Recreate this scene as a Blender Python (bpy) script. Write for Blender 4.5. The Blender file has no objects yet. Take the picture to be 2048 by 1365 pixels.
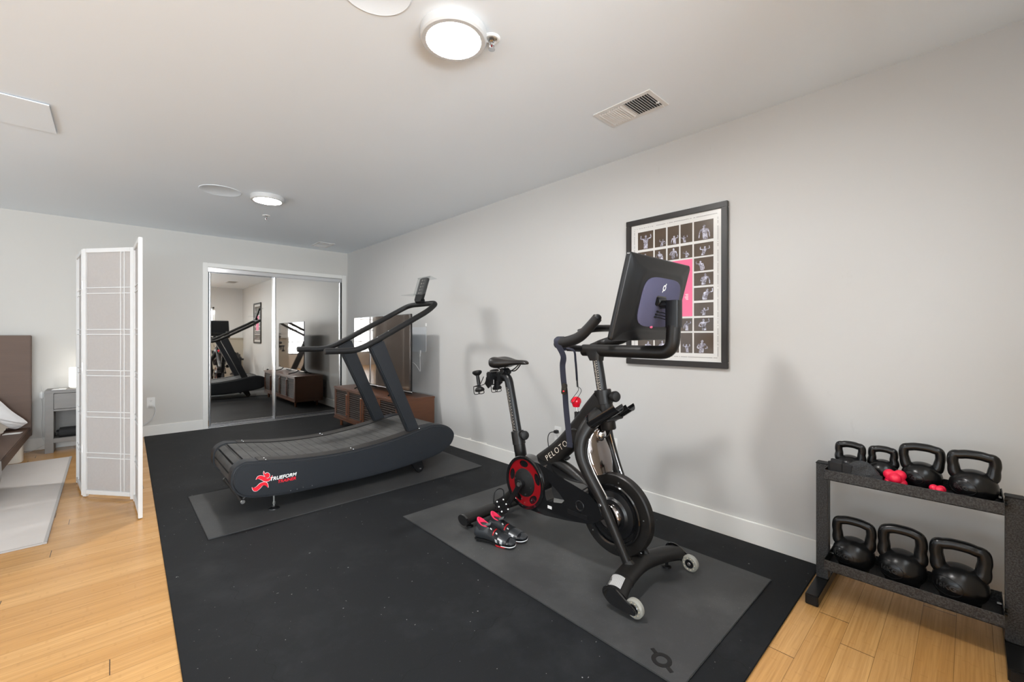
import bpy, bmesh, math, random
from mathutils import Vector, Matrix, noise as mnoise
PI = math.pi
R = math.radians
random.seed(7)
scene = bpy.context.scene
COL = scene.collection
V = Vector

# ------------------------------------------------------------------ survey of the room (metres)
CAM_H = 1.181          # lens height above the floor
F_PX, U0, V0 = 857.0, 1024.0, 671.0
YAW = R(43.07)
sY, cY = math.sin(YAW), math.cos(YAW)
CEIL, WX, WY = 2.44, 2.657, 6.553


def _ray(x, y):
    u = (x - U0) / F_PX
    return sY + u * cY, cY - u * sY, (V0 - y) / F_PX


def onX(x, y, k):
    r = _ray(x, y); t = k / r[0]
    return V((k, t * r[1], CAM_H + t * r[2]))


def onY(x, y, k):
    r = _ray(x, y); t = k / r[1]
    return V((t * r[0], k, CAM_H + t * r[2]))


def onZ(x, y, k=0.0):
    r = _ray(x, y); t = (k - CAM_H) / r[2]
    return V((t * r[0], t * r[1], k))


# ------------------------------------------------------------------ materials
def lin(h):
    if isinstance(h, (tuple, list)):
        return tuple(h) + ((1,) if len(h) == 3 else ())
    h = h.lstrip('#')
    c = [int(h[i:i + 2], 16) / 255 for i in (0, 2, 4)]
    return tuple((x / 12.92 if x <= .04045 else ((x + .055) / 1.055) ** 2.4) for x in c) + (1,)


class MT:
    def __init__(s, name):
        s.m = bpy.data.materials.new(name); s.m.use_nodes = True
        s.t = s.m.node_tree; s.n = s.t.nodes; s.l = s.t.links
        s.b = s.n['Principled BSDF']; s.o = s.n['Material Output']

    def node(s, typ, **kw):
        n = s.n.new(typ)
        for k, v in kw.items():
            if k.startswith('i_'):
                key = k[2:]
                key = int(key) if key.isdigit() else key.replace('_', ' ')
                n.inputs[key].default_value = v
            else:
                setattr(n, k, v)
        return n

    def math(s, op, a, b=None, c=None):
        n = s.n.new('ShaderNodeMath'); n.operation = op
        for i, v in enumerate((a, b, c)):
            if v is None: continue
            if isinstance(v, (int, float)): n.inputs[i].default_value = v
            else: s.l.new(v, n.inputs[i])
        return n.outputs[0]

    def ramp(s, fac, stops):
        n = s.n.new('ShaderNodeValToRGB'); e = n.color_ramp.elements
        while len(e) < len(stops): e.new(.5)
        for i, (p, c) in enumerate(stops):
            e[i].position = p; e[i].color = lin(c)
        s.l.new(fac, n.inputs[0]); return n.outputs[0]

    def mix(s, fac, a, b, blend='MIX'):
        n = s.n.new('ShaderNodeMix'); n.data_type = 'RGBA'; n.blend_type = blend
        for i, v in ((0, fac), (6, a), (7, b)):
            if isinstance(v, (int, float)): n.inputs[i].default_value = v
            elif isinstance(v, (tuple, list, str)): n.inputs[i].default_value = lin(v)
            else: s.l.new(v, n.inputs[i])
        return n.outputs[2]

    def coord(s, kind='Object'):
        return s.n.new('ShaderNodeTexCoord').outputs[kind]

    def noise(s, scale, detail=4, rough=.5, vec=None, out=0, stretch=None):
        n = s.n.new('ShaderNodeTexNoise')
        n.inputs['Scale'].default_value = scale; n.inputs['Detail'].default_value = detail
        n.inputs['Roughness'].default_value = rough
        v = vec if vec is not None else s.coord()
        if stretch:
            mp = s.n.new('ShaderNodeMapping'); mp.inputs['Scale'].default_value = stretch
            s.l.new(v, mp.inputs[0]); v = mp.outputs[0]
        s.l.new(v, n.inputs['Vector']); return n.outputs[out]

    def bump(s, height, strength=.2, dist=.01):
        n = s.n.new('ShaderNodeBump'); n.inputs['Strength'].default_value = strength
        n.inputs['Distance'].default_value = dist
        s.l.new(height, n.inputs['Height']); s.l.new(n.outputs[0], s.b.inputs['Normal'])

    def set(s, **kw):
        for k, v in kw.items():
            i = s.b.inputs[k.replace('_', ' ')]
            if isinstance(v, (int, float)): i.default_value = v
            elif isinstance(v, (tuple, list, str)): i.default_value = lin(v)
            else: s.l.new(v, i)
        return s


def simple(name, col, rough=.5, metal=0., bump=None, var=None, **kw):
    m = MT(name)
    m.set(Base_Color=col, Roughness=rough, Metallic=metal, **kw)
    if var:
        nz = m.noise(var[0], 3)
        m.set(Base_Color=m.mix(nz, col, var[1]))
    if bump:
        m.bump(m.noise(bump[0], 3), bump[1], bump[2] if len(bump) > 2 else .002)
    return m.m


def make_materials():
    M = {}
    # painted plaster
    for nm, c in (('wall_paint', (.575, .560, .530)), ('ceiling_paint', (.84, .90, .955)), ('ledge_paint', (.62, .57, .47))):
        m = MT(nm)
        a = m.noise(1.3, 4)
        m.set(Base_Color=m.mix(a, c, tuple(x * .965 for x in c)), Roughness=.62)
        m.bump(m.noise(260, 2), .05, .001)
        M[nm] = m.m
    # right wall: scuffs and patched repairs near the skirting
    m = MT('right_wall_paint')
    c = (.565, .560, .547)
    co = m.coord()
    col = m.mix(m.noise(1.1, 4), c, tuple(x * .96 for x in c))
    sc = m.ramp(m.noise(9, 8, .7, co, stretch=(1, 1, .35)), [(.66, (0, 0, 0)), (.78, (1, 1, 1))])
    col = m.mix(m.math('MULTIPLY', sc, .35), col, (.40, .39, .37))
    m.set(Base_Color=col, Roughness=.6)
    m.bump(m.noise(260, 2), .05, .001)
    M['right_wall_paint'] = m.m
    M['trim_paint'] = simple('trim_paint', (.74, .73, .70), .38)
    M['white_plastic'] = simple('white_plastic', (.74, .735, .72), .35)
    M['off_white'] = simple('off_white', (.85, .85, .84), .5)
    M['lamp_rim'] = simple('lamp_rim', (.56, .56, .555), .5)
    M['slot_dark'] = simple('slot_dark', (.03, .03, .03), .6)
    M['duct_grey'] = simple('duct_grey', (.12, .115, .10), .7)
    # bamboo planks running along X, 0.1 m wide
    m = MT('bamboo_floor')
    sep = m.n.new('ShaderNodeSeparateXYZ'); m.l.new(m.coord(), sep.inputs[0])
    x, y = sep.outputs[0], sep.outputs[1]
    yr = m.math('DIVIDE', m.math('SUBTRACT', y, .04), .10)
    row = m.math('FLOOR', yr); fy = m.math('FRACT', yr)
    wn = m.node('ShaderNodeTexWhiteNoise', noise_dimensions='1D'); m.l.new(row, wn.inputs['W'])
    xo = m.math('DIVIDE', m.math('ADD', x, m.math('MULTIPLY', wn.outputs[0], 1.83)), 1.83)
    seg = m.math('FLOOR', xo); fx = m.math('FRACT', xo)
    cell = m.math('ADD', m.math('MULTIPLY', row, 17.3), m.math('MULTIPLY', seg, 5.7))
    wc = m.node('ShaderNodeTexWhiteNoise', noise_dimensions='1D'); m.l.new(cell, wc.inputs['W'])
    strip = m.math('FLOOR', m.math('DIVIDE', y, .02))
    ws = m.node('ShaderNodeTexWhiteNoise', noise_dimensions='1D'); m.l.new(strip, ws.inputs['W'])
    base = m.mix(wc.outputs[0], (.64, .365, .135), (.55, .29, .092))
    base = m.mix(m.math('MULTIPLY', ws.outputs[0], .34), base, (.38, .18, .05))
    gr = m.noise(1, 5, .6, stretch=(4, 140, 1))
    base = m.mix(m.math('MULTIPLY', m.math('SUBTRACT', gr, .38), 1.5), base, (.30, .145, .045))
    # bamboo knuckles
    kx = m.math('FRACT', m.math('ADD', m.math('DIVIDE', x, .27), m.math('MULTIPLY', ws.outputs[0], 7.1)))
    kn = m.math('LESS_THAN', m.math('ABSOLUTE', m.math('SUBTRACT', kx, .5)), .014)
    base = m.mix(m.math('MULTIPLY', kn, .12), base, (.25, .11, .03))
    ly = m.math('LESS_THAN', m.math('ABSOLUTE', m.math('SUBTRACT', fy, .5)), .492)
    lx = m.math('LESS_THAN', m.math('ABSOLUTE', m.math('SUBTRACT', fx, .5)), .4992)
    line = m.math('SUBTRACT', 1.0, m.math('MULTIPLY', lx, m.math('ADD', m.math('MULTIPLY', ly, .55), .45)))
    base = m.mix(line, base, (.06, .03, .012))
    m.set(Base_Color=base, Roughness=m.math('ADD', .17, m.math('MULTIPLY', gr, .12)))
    m.bump(m.math('SUBTRACT', m.math('MULTIPLY', gr, .1), line), .15, .001)
    M['bamboo_floor'] = m.m
    # rubber floor covering with jigsaw tile seams, chalky scuffs and crumbs
    m = MT('rubber_tiles')
    co = m.coord()
    sep = m.n.new('ShaderNodeSeparateXYZ'); m.l.new(co, sep.inputs[0])
    x, y = sep.outputs[0], sep.outputs[1]
    def seam(a, b):
        w = m.math('MULTIPLY', m.math('SINE', m.math('MULTIPLY', b, 62.0)), .012)
        f = m.math('FRACT', m.math('DIVIDE', m.math('ADD', m.math('ADD', a, .37), w), 1.22))
        return m.math('LESS_THAN', m.math('ABSOLUTE', m.math('SUBTRACT', f, .5)), .0012)
    sm = m.math('MAXIMUM', seam(x, y), seam(y, x))
    scuff = m.ramp(m.noise(2.6, 9, .68, co), [(.50, (0, 0, 0)), (.78, (1, 1, 1))])
    speck = m.ramp(m.noise(300, 1, .5, co), [(.735, (0, 0, 0)), (.76, (1, 1, 1))])
    crumb = m.ramp(m.noise(75, 1, .5, co), [(.80, (0, 0, 0)), (.81, (1, 1, 1))])
    c = m.mix(m.math('MULTIPLY', scuff, .35), (.0075, .0082, .0095), (.040, .042, .045))
    c = m.mix(m.math('MULTIPLY', speck, .25), c, (.09, .092, .095))
    c = m.mix(m.math('MULTIPLY', crumb, .8), c, (.35, .35, .34))
    c = m.mix(m.math('MULTIPLY', sm, .8), c, (.004, .004, .004))
    m.set(Base_Color=c, Roughness=.62, Specular_IOR_Level=.17)
    m.bump(m.math('SUBTRACT', m.noise(420, 2, .6, co), m.math('MULTIPLY', sm, 3)), .12, .001)
    M['rubber_tiles'] = m.m
    # loose equipment mats
    for nm, dusty in (('bike_mat_rubber', .75), ('treadmill_mat_rubber', .45)):
        m = MT(nm); co = m.coord()
        d = m.ramp(m.noise(2.3, 7, .62, co), [(.44, (0, 0, 0)), (.74, (1, 1, 1))])
        s2 = m.ramp(m.noise(240, 1, .5, co), [(.70, (0, 0, 0)), (.74, (1, 1, 1))])
        s3 = m.ramp(m.noise(90, 1, .5, co), [(.78, (0, 0, 0)), (.80, (1, 1, 1))])
        c = m.mix(m.math('MULTIPLY', d, dusty * .5), (.033, .0335, .0345), (.12, .12, .117))
        c = m.mix(m.math('MULTIPLY', s2, m.math('ADD', .12, m.math('MULTIPLY', d, .3))), c, (.2, .2, .19))
        c = m.mix(m.math('MULTIPLY', m.math('MULTIPLY', s3, d), .7), c, (.4, .4, .38))
        m.set(Base_Color=c, Roughness=.5, Specular_IOR_Level=.4)
        m.bump(m.noise(330, 2, .6, co), .25, .001)
        M[nm] = m.m
    # equipment
    M['bike_black'] = simple('bike_black', (.0085, .0076, .007), .40, bump=(900, .04, .0005), Specular_IOR_Level=.32)
    M['gloss_black'] = simple('gloss_black', (.006, .006, .0065), .08, Coat_Weight=.6, Coat_Roughness=.05)
    M['soft_black'] = simple('soft_black', (.0065, .0062, .0062), .5, Specular_IOR_Level=.3)
    M['satin_black'] = simple('satin_black', (.0065, .0065, .0072), .32, Specular_IOR_Level=.35)
    M['tablet_shell'] = simple('tablet_shell', (.006, .006, .0066), .38, Specular_IOR_Level=.4)
    M['saddle_vinyl'] = simple('saddle_vinyl', (.009, .0075, .007), .34, bump=(700, .06, .0006))
    M['grip_rubber'] = simple('grip_rubber', (.0095, .009, .009), .5, bump=(500, .12, .001), Specular_IOR_Level=.35)
    M['screen_glass'] = simple('screen_glass', (.003, .0033, .0045), .06)
    m = MT('speaker_fabric')
    co = m.coord()
    wv = m.noise(700, 2, .5, co)
    m.set(Base_Color=m.mix(wv, (.060, .057, .105), (.115, .110, .185)), Roughness=.9)
    m.bump(wv, .4, .001); M['speaker_fabric'] = m.m
    M['white_print'] = simple('white_print', (.82, .82, .80), .5)
    M['grey_print'] = simple('grey_print', (.50, .48, .45), .5)
    M['gold_print'] = simple('gold_print', (.55, .49, .42), .4)
    M['red_gloss'] = simple('red_gloss', (.20, .004, .007), .13, Coat_Weight=.5)
    M['logo_red'] = simple('logo_red', (.72, .012, .03), .4)
    M['logo_edge'] = simple('logo_edge', (.75, .72, .72), .4)
    M['red_clear'] = simple('red_clear', (.85, .01, .03), .12, Transmission_Weight=.25)
    M['chrome'] = simple('chrome', (.72, .72, .73), .08, 1.)
    M['dark_chrome'] = simple('dark_chrome', (.30, .27, .26), .07, 1.)
    M['steel'] = simple('steel', (.55, .55, .54), .28, 1.)
    M['alu_frame'] = simple('alu_frame', (.78, .78, .79), .22, 1.)
    m = MT('clear_wheel')
    m.set(Base_Color=(.46, .45, .40), Roughness=.18, Transmission_Weight=.45, IOR=1.3); M['clear_wheel'] = m.m
    M['bearing_gold'] = simple('bearing_gold', (.72, .62, .42), .3, .6)
    M['sticker'] = simple('sticker', (.66, .66, .66), .45)
    # treadmill
    m = MT('treadmill_charcoal'); co = m.coord()
    g = m.noise(3, 5, .6, co)
    m.set(Base_Color=m.mix(g, (.0125, .0148, .0185), (.017, .0195, .024)), Roughness=.44, Specular_IOR_Level=.4)
    m.bump(m.noise(800, 1, .5, co), .05, .0005); M['treadmill_charcoal'] = m.m
    M['treadmill_rail'] = simple('treadmill_rail', (.024, .0215, .0198), .5, var=(4, (.018, .0165, .0155)), Specular_IOR_Level=.35)
    m = MT('belt_rubber'); co = m.coord()
    g = m.ramp(m.noise(5, 7, .65, co), [(.35, (.035, .034, .033)), (.75, (.092, .089, .085))])
    m.set(Base_Color=g, Roughness=.7); m.bump(m.noise(260, 2, .5, co), .3, .001); M['belt_rubber'] = m.m
    M['belt_gap'] = simple('belt_gap', (.006, .006, .006), .8)
    M['grip_foam'] = simple('grip_foam', (.0075, .0073, .0076), .58, bump=(500, .12, .001), Specular_IOR_Level=.35)
    m = MT('clear_acrylic')
    tr = m.n.new('ShaderNodeBsdfTransparent'); gl = m.n.new('ShaderNodeBsdfGlossy'); mx = m.n.new('ShaderNodeMixShader')
    tr.inputs[0].default_value = (.93, .94, .94, 1); gl.inputs['Roughness'].default_value = .05
    mx.inputs[0].default_value = .13
    m.l.new(tr.outputs[0], mx.inputs[1]); m.l.new(gl.outputs[0], mx.inputs[2]); m.l.new(mx.outputs[0], m.o.inputs[0])
    M['clear_acrylic'] = m.m
    m = MT('window_glass')
    tr = m.n.new('ShaderNodeBsdfTransparent'); gl = m.n.new('ShaderNodeBsdfGlossy'); mx = m.n.new('ShaderNodeMixShader')
    gl.inputs['Roughness'].default_value = .02; mx.inputs[0].default_value = .06
    m.l.new(tr.outputs[0], mx.inputs[1]); m.l.new(gl.outputs[0], mx.inputs[2]); m.l.new(mx.outputs[0], m.o.inputs[0])
    M['window_glass'] = m.m
    M['mirror_glass'] = simple('mirror_glass', (.80, .78, .745), .015, 1.)
    m = MT('television_screen')
    m.set(Base_Color=(.17, .145, .13), Metallic=.85, Roughness=.03); M['television_screen'] = m.m
    # woods
    def wood(name, c1, c2, c3, sc, stretch, rough):
        m = MT(name); co = m.coord()
        g = m.noise(sc, 6, .62, co, stretch=stretch)
        g2 = m.noise(sc * .3, 3, .5, co, stretch=stretch)
        c = m.mix(g, c1, c2); c = m.mix(m.math('MULTIPLY', g2, .5), c, c3)
        m.set(Base_Color=c, Roughness=rough); m.bump(g, .08, .001); M[name] = m.m
    wood('walnut', (.115, .040, .016), (.052, .018, .008), (.16, .062, .026), 6, (1, .25, 6), .33)
    wood('walnut_dark', (.022, .0115, .008), (.011, .006, .0045), (.027, .0145, .0095), 6, (1, .4, 8), .6)
    wood('handle_wood', (.20, .07, .028), (.12, .04, .018), (.22, .085, .035), 14, (2, 2, .6), .35)
    wood('bed_walnut', (.118, .068, .045), (.050, .028, .019), (.15, .088, .058), 4, (.45, .45, 6), .55)
    wood('grey_wood', (.215, .205, .195), (.15, .143, .137), (.24, .23, .22), 5, (.5, .5, 7), .5)
    M['cream_paint'] = simple('cream_paint', (.72, .68, .60), .4)
    m = MT('shoji_paper'); co = m.coord()
    fb = m.noise(60, 5, .7, co)
    pc = m.mix(fb, (.60, .575, .56), (.52, .495, .48))
    df = m.n.new('ShaderNodeBsdfDiffuse'); tl = m.n.new('ShaderNodeBsdfTranslucent'); mx = m.n.new('ShaderNodeMixShader')
    m.l.new(pc, df.inputs[0]); m.l.new(pc, tl.inputs[0]); mx.inputs[0].default_value = .35
    m.l.new(df.outputs[0], mx.inputs[1]); m.l.new(tl.outputs[0], mx.inputs[2]); m.l.new(mx.outputs[0], m.o.inputs[0])
    M['shoji_paper'] = m.m
    M['screen_white'] = simple('screen_white', (.63, .63, .625), .42)
    m = MT('rug_weave'); co = m.coord()
    a = m.noise(4, 6, .6, co); b = m.noise(1, 4, .6, co, stretch=(60, 400, 1))
    c = m.mix(a, (.68, .635, .60), (.57, .525, .49)); c = m.mix(m.math('MULTIPLY', b, .5), c, (.56, .535, .515))
    m.set(Base_Color=c, Roughness=.95); m.bump(b, .3, .002); M['rug_weave'] = m.m
    M['rug_binding'] = simple('rug_binding', (.42, .395, .375), .9)
    m = MT('white_cotton'); co = m.coord()
    m.set(Base_Color=(.80, .795, .80), Roughness=.85); m.bump(m.noise(9, 5, .6, co), .5, .02); M['white_cotton'] = m.m
    m = MT('cream_fleece'); co = m.coord()
    m.set(Base_Color=m.mix(m.noise(14, 5, .6, co), (.86, .80, .72), (.76, .70, .62)), Roughness=.95)
    m.bump(m.noise(30, 5, .7, co), .25, .006); M['cream_fleece'] = m.m
    M['paper_white'] = simple('paper_white', (.78, .77, .75), .6)
    # lamps
    def emit(name, col, s, base=(.8, .8, .78)):
        m = MT(name); m.set(Base_Color=base, Roughness=.4, Emission_Color=col, Emission_Strength=s); M[name] = m.m
    emit('diffuser_glow', (1., .985, .965), 200.0)
    emit('lamp_glow', (1., .94, .84), 1.5)
    # rack and weights
    m = MT('hammertone'); co = m.coord()
    h = m.noise(190, 4, .7, co)
    m.set(Base_Color=m.ramp(h, [(.42, (.0045, .0045, .0047)), (.62, (.05, .05, .051))]), Roughness=.36); m.bump(h, .6, .002); M['hammertone'] = m.m
    m = MT('powder_coat'); co = m.coord()
    m.set(Base_Color=(.0052, .0052, .0054), Roughness=.27, Specular_IOR_Level=.42); m.bump(m.noise(190, 2, .5, co), .06, .001); M['powder_coat'] = m.m
    M['cast_mark'] = simple('cast_mark', (.022, .022, .022), .3)
    M['reaction_rubber'] = simple('reaction_rubber', (.80, .012, .055), .42)
    m = MT('glove_mesh'); co = m.coord()
    vo = m.n.new('ShaderNodeTexVoronoi'); vo.inputs['Scale'].default_value = 330; m.l.new(co, vo.inputs['Vector'])
    m.set(Base_Color=m.mix(vo.outputs[0], (.004, .004, .005), (.05, .053, .056)), Roughness=.8); m.bump(vo.outputs[0], .6, .002); M['glove_mesh'] = m.m
    M['glove_fabric'] = simple('glove_fabric', (.010, .0105, .012), .8, bump=(300, .3, .002))
    M['navy_webbing'] = simple('navy_webbing', (.0065, .0075, .018), .8, bump=(420, .4, .001))
    M['black_cord'] = simple('black_cord', (.01, .01, .011), .6)
    M['shoe_upper'] = simple('shoe_upper', (.020, .022, .025), .42, bump=(260, .15, .001))
    M['shoe_toe'] = simple('shoe_toe', (.016, .018, .022), .25)
    M['shoe_lining'] = simple('shoe_lining', (.80, .02, .085), .75)
    M['shoe_red'] = simple('shoe_red', (.55, .012, .02), .3)
    M['shoe_white'] = simple('shoe_white', (.78, .79, .80), .45)
    # poster
    M['poster_frame'] = simple('poster_frame', (.016, .0125, .0105), .42)
    M['poster_paper'] = simple('poster_paper', (.66, .65, .63), .25)
    m = MT('photo_dark'); co = m.coord()
    m.set(Base_Color=m.mix(m.noise(9, 3, .5, co), (.045, .029, .018), (.105, .072, .046)), Roughness=.22); M['photo_dark'] = m.m
    m = MT('photo_figure'); co = m.coord()
    m.set(Base_Color=m.ramp(m.noise(48, 5, .7, co), [(.36, (.05, .038, .034)), (.5, (.28, .26, .31)), (.66, (.72, .72, .84))]), Roughness=.22)
    M['photo_figure'] = m.m
    M['poster_pink'] = simple('poster_pink', (.80, .135, .27), .25)
    M['poster_ink'] = simple('poster_ink', (.12, .11, .11), .3)
    M['antenna_plate'] = simple('antenna_plate', (.62, .64, .66), .3)
    return M


M = make_materials()


# ------------------------------------------------------------------ mesh helpers
def merge(bm, t):
    me = bpy.data.meshes.new('tmp'); t.to_mesh(me); bm.from_mesh(me); bpy.data.meshes.remove(me); t.free()


def new():
    return bmesh.new()


def box(bm, x0, x1, y0, y1, z0, z1, bevel=0., seg=2, mtx=None):
    t = bmesh.new()
    vs = [t.verts.new((x, y, z)) for z in (z0, z1) for y in (y0, y1) for x in (x0, x1)]
    for f in ((0, 2, 3, 1), (4, 5, 7, 6), (0, 1, 5, 4), (2, 6, 7, 3), (0, 4, 6, 2), (1, 3, 7, 5)):
        t.faces.new([vs[i] for i in f])
    if bevel: bmesh.ops.bevel(t, geom=t.edges[:], offset=bevel, segments=seg, affect='EDGES', clamp_overlap=True)
    if mtx: t.transform(mtx)
    bmesh.ops.recalc_face_normals(t, faces=t.faces[:])
    merge(bm, t); return bm


def frame_of(d):
    d = d.normalized()
    a = V((0, 0, 1)) if abs(d.z) < .9 else V((1, 0, 0))
    n = a.cross(d).normalized()
    return n, d.cross(n)


def tube(bm, pts, r, seg=12, closed=False, caps=True, flat=None, up=None):
    """round (or flattened) tube through points; r may be a list; flat=(a,b) scales the two section axes"""
    pts = [V(p) for p in pts]; n = len(pts)
    rs = r if isinstance(r, (list, tuple)) else [r] * n
    t = bmesh.new(); rings = []
    prev = None
    for i, p in enumerate(pts):
        if closed: d = pts[(i + 1) % n] - pts[i - 1]
        else: d = pts[min(i + 1, n - 1)] - pts[max(i - 1, 0)]
        d.normalize()
        if up is not None:
            b = V(up); a = b.cross(d).normalized(); b = d.cross(a)
        elif prev is None:
            a, b = frame_of(d)
        else:
            a = prev - d * prev.dot(d); a.normalize(); b = d.cross(a)
        prev = a.copy()
        fa, fb = flat if flat else (1, 1)
        rings.append([t.verts.new(p + (a * math.cos(k * 2 * PI / seg) * fa + b * math.sin(k * 2 * PI / seg) * fb) * rs[i]) for k in range(seg)])
    for i in range(n if closed else n - 1):
        A, B = rings[i], rings[(i + 1) % n]
        for k in range(seg):
            t.faces.new((A[k], A[(k + 1) % seg], B[(k + 1) % seg], B[k]))
    if caps and not closed:
        t.faces.new(rings[0][::-1]); t.faces.new(rings[-1])
    bmesh.ops.recalc_face_normals(t, faces=t.faces[:])
    merge(bm, t); return bm


def cr(pts, n=6, closed=False):
    """Catmull-Rom through points"""
    P = [V(p) for p in pts]; out = []
    N = len(P)
    for i in range(N if closed else N - 1):
        p1, p2 = P[i], P[(i + 1) % N]
        p0 = P[i - 1] if (i > 0 or closed) else p1 * 2 - p2
        p3 = P[(i + 2) % N] if (i + 2 < N or closed) else p2 * 2 - p1
        for k in range(n):
            s = k / n
            out.append(.5 * ((2 * p1) + (p2 - p0) * s + (2 * p0 - 5 * p1 + 4 * p2 - p3) * s * s + (3 * p1 - p0 - 3 * p2 + p3) * s ** 3))
    if not closed: out.append(P[-1])
    return out


def fillet(pts, r, n=6):
    P = [V(p) for p in pts]; out = [P[0]]
    for i in range(1, len(P) - 1):
        a, b, c = P[i - 1], P[i], P[i + 1]
        d1, d2 = (a - b), (c - b)
        rr = min(r, d1.length * .49, d2.length * .49)
        s, e = b + d1.normalized() * rr, b + d2.normalized() * rr
        for k in range(n + 1):
            q = k / n; out.append(s * (1 - q) ** 2 + b * 2 * q * (1 - q) + e * q * q)
    out.append(P[-1]); return out


AX = {'X': lambda u, v, w: (w, u, v), 'Y': lambda u, v, w: (u, w, v), 'Z': lambda u, v, w: (u, v, w)}


def prism(bm, poly, axis, a, b, bevel=0., holes=(), seg=2):
    """polygon (u,v) extruded along axis from a to b.  X:(y,z)  Y:(x,z)  Z:(x,y)"""
    t = bmesh.new(); mp = AX[axis]
    edges = []
    for loop in [poly] + list(holes):
        vs = [t.verts.new(mp(p[0], p[1], a)) for p in loop]
        edges += [t.edges.new((vs[i], vs[(i + 1) % len(vs)])) for i in range(len(vs))]
    if holes:
        bmesh.ops.triangle_fill(t, edges=edges, use_beauty=True, use_dissolve=False)
    else:
        t.faces.new([v for v in t.verts])
    r = bmesh.ops.extrude_face_region(t, geom=t.faces[:])
    d = V(mp(0, 0, b)) - V(mp(0, 0, a))
    bmesh.ops.translate(t, verts=[g for g in r['geom'] if isinstance(g, bmesh.types.BMVert)], vec=d)
    bmesh.ops.recalc_face_normals(t, faces=t.faces[:])
    if bevel:
        es = [e for e in t.edges if len(e.link_faces) == 2 and e.calc_face_angle(0) > R(60) and
              any(abs(f.normal[{'X': 0, 'Y': 1, 'Z': 2}[axis]]) > .9 for f in e.link_faces)]
        bmesh.ops.bevel(t, geom=es, offset=bevel, segments=seg, affect='EDGES', clamp_overlap=True)
    merge(bm, t); return bm


def lathe(bm, prof, center, axis=(0, 0, 1), seg=32, caps=True):
    """prof = [(radius, height along axis)]"""
    d = V(axis).normalized(); a, b = frame_of(d); c = V(center)
    t = bmesh.new(); rings = []
    for r, h in prof:
        if r < 1e-6:
            rings.append([t.verts.new(c + d * h)])
        else:
            rings.append([t.verts.new(c + d * h + (a * math.cos(k * 2 * PI / seg) + b * math.sin(k * 2 * PI / seg)) * r) for k in range(seg)])
    for A, B in zip(rings, rings[1:]):
        for k in range(seg):
            q = (k + 1) % seg
            if len(A) == 1 and len(B) == 1: continue
            if len(A) == 1: t.faces.new((A[0], B[q], B[k]))
            elif len(B) == 1: t.faces.new((A[k], A[q], B[0]))
            else: t.faces.new((A[k], A[q], B[q], B[k]))
    if caps:
        for ring in (rings[0], rings[-1]):
            if len(ring) > 2: t.faces.new(ring)
    bmesh.ops.recalc_face_normals(t, faces=t.faces[:])
    merge(bm, t); return bm


def cyl(bm, p0, p1, r, seg=20, bevel=0., r1=None):
    p0, p1 = V(p0), V(p1); d = p1 - p0; L = d.length
    r1 = r if r1 is None else r1
    if bevel: prof = [(r - bevel, 0), (r, bevel), (r1, L - bevel), (r1 - bevel, L)]
    else: prof = [(r, 0), (r1, L)]
    return lathe(bm, prof, p0, d, seg)


def ball(bm, c, r, sub=3, scale=(1, 1, 1), rot=None):
    t = bmesh.new(); bmesh.ops.create_icosphere(t, subdivisions=sub, radius=r)
    m = Matrix.Diagonal((*scale, 1))
    if rot: m = rot.to_4x4() @ m
    t.transform(Matrix.Translation(V(c)) @ m); merge(bm, t); return bm


def loft(bm, rings, closed=False, cap=True):
    t = bmesh.new()
    rs = [[t.verts.new(p) for p in ring] for ring in rings]
    n = len(rs[0])
    for A, B in zip(rs, rs[1:] + ([rs[0]] if closed else [])):
        for k in range(n):
            t.faces.new((A[k], A[(k + 1) % n], B[(k + 1) % n], B[k]))
    if cap and not closed:
        t.faces.new(rs[0][::-1]); t.faces.new(rs[-1])
    bmesh.ops.recalc_face_normals(t, faces=t.faces[:])
    merge(bm, t); return bm


def ribbon(bm, pts, w, th, wdir):
    """flat strap through pts, width w along wdir, thickness th"""
    pts = [V(p) for p in pts]; wd = V(wdir).normalized(); rings = []
    for i, p in enumerate(pts):
        d = (pts[min(i + 1, len(pts) - 1)] - pts[max(i - 1, 0)]).normalized()
        s = (wd - d * wd.dot(d)).normalized(); n = d.cross(s)
        rings.append([p + s * w / 2 + n * th / 2, p - s * w / 2 + n * th / 2, p - s * w / 2 - n * th / 2, p + s * w / 2 - n * th / 2])
    return loft(bm, rings)


def rrect(w, h, r, n=5, cx=0, cy=0):
    out = []
    for sx, sy, a0 in ((1, 1, 0), (-1, 1, 90), (-1, -1, 180), (1, -1, 270)):
        for k in range(n + 1):
            a = R(a0 + 90 * k / n)
            out.append((cx + sx * (w / 2 - r) + r * math.cos(a), cy + sy * (h / 2 - r) + r * math.sin(a)))
    return out


def offset_poly(poly, d):
    P = [V((p[0], p[1], 0)) for p in poly]; out = []
    area = sum(P[i].x * P[(i + 1) % len(P)].y - P[(i + 1) % len(P)].x * P[i].y for i in range(len(P)))
    s = 1 if area > 0 else -1
    for i in range(len(P)):
        t = (P[(i + 1) % len(P)] - P[i - 1]).normalized()
        n = V((-t.y, t.x, 0)) * s
        q = P[i] + n * d; out.append((q.x, q.y))
    return out


def displace(bm, amp, scale, seed=0):
    for v in bm.verts:
        n = mnoise.noise_vector(v.co * scale + V((seed, seed * 2, 0)))
        v.co += n * amp


# ------------------------------------------------------------------ object helpers
WORLD = {}


def origin_of(o):
    w = V((0, 0, 0))
    while o is not None:
        w = w + o.location; o = o.parent
    return w


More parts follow.
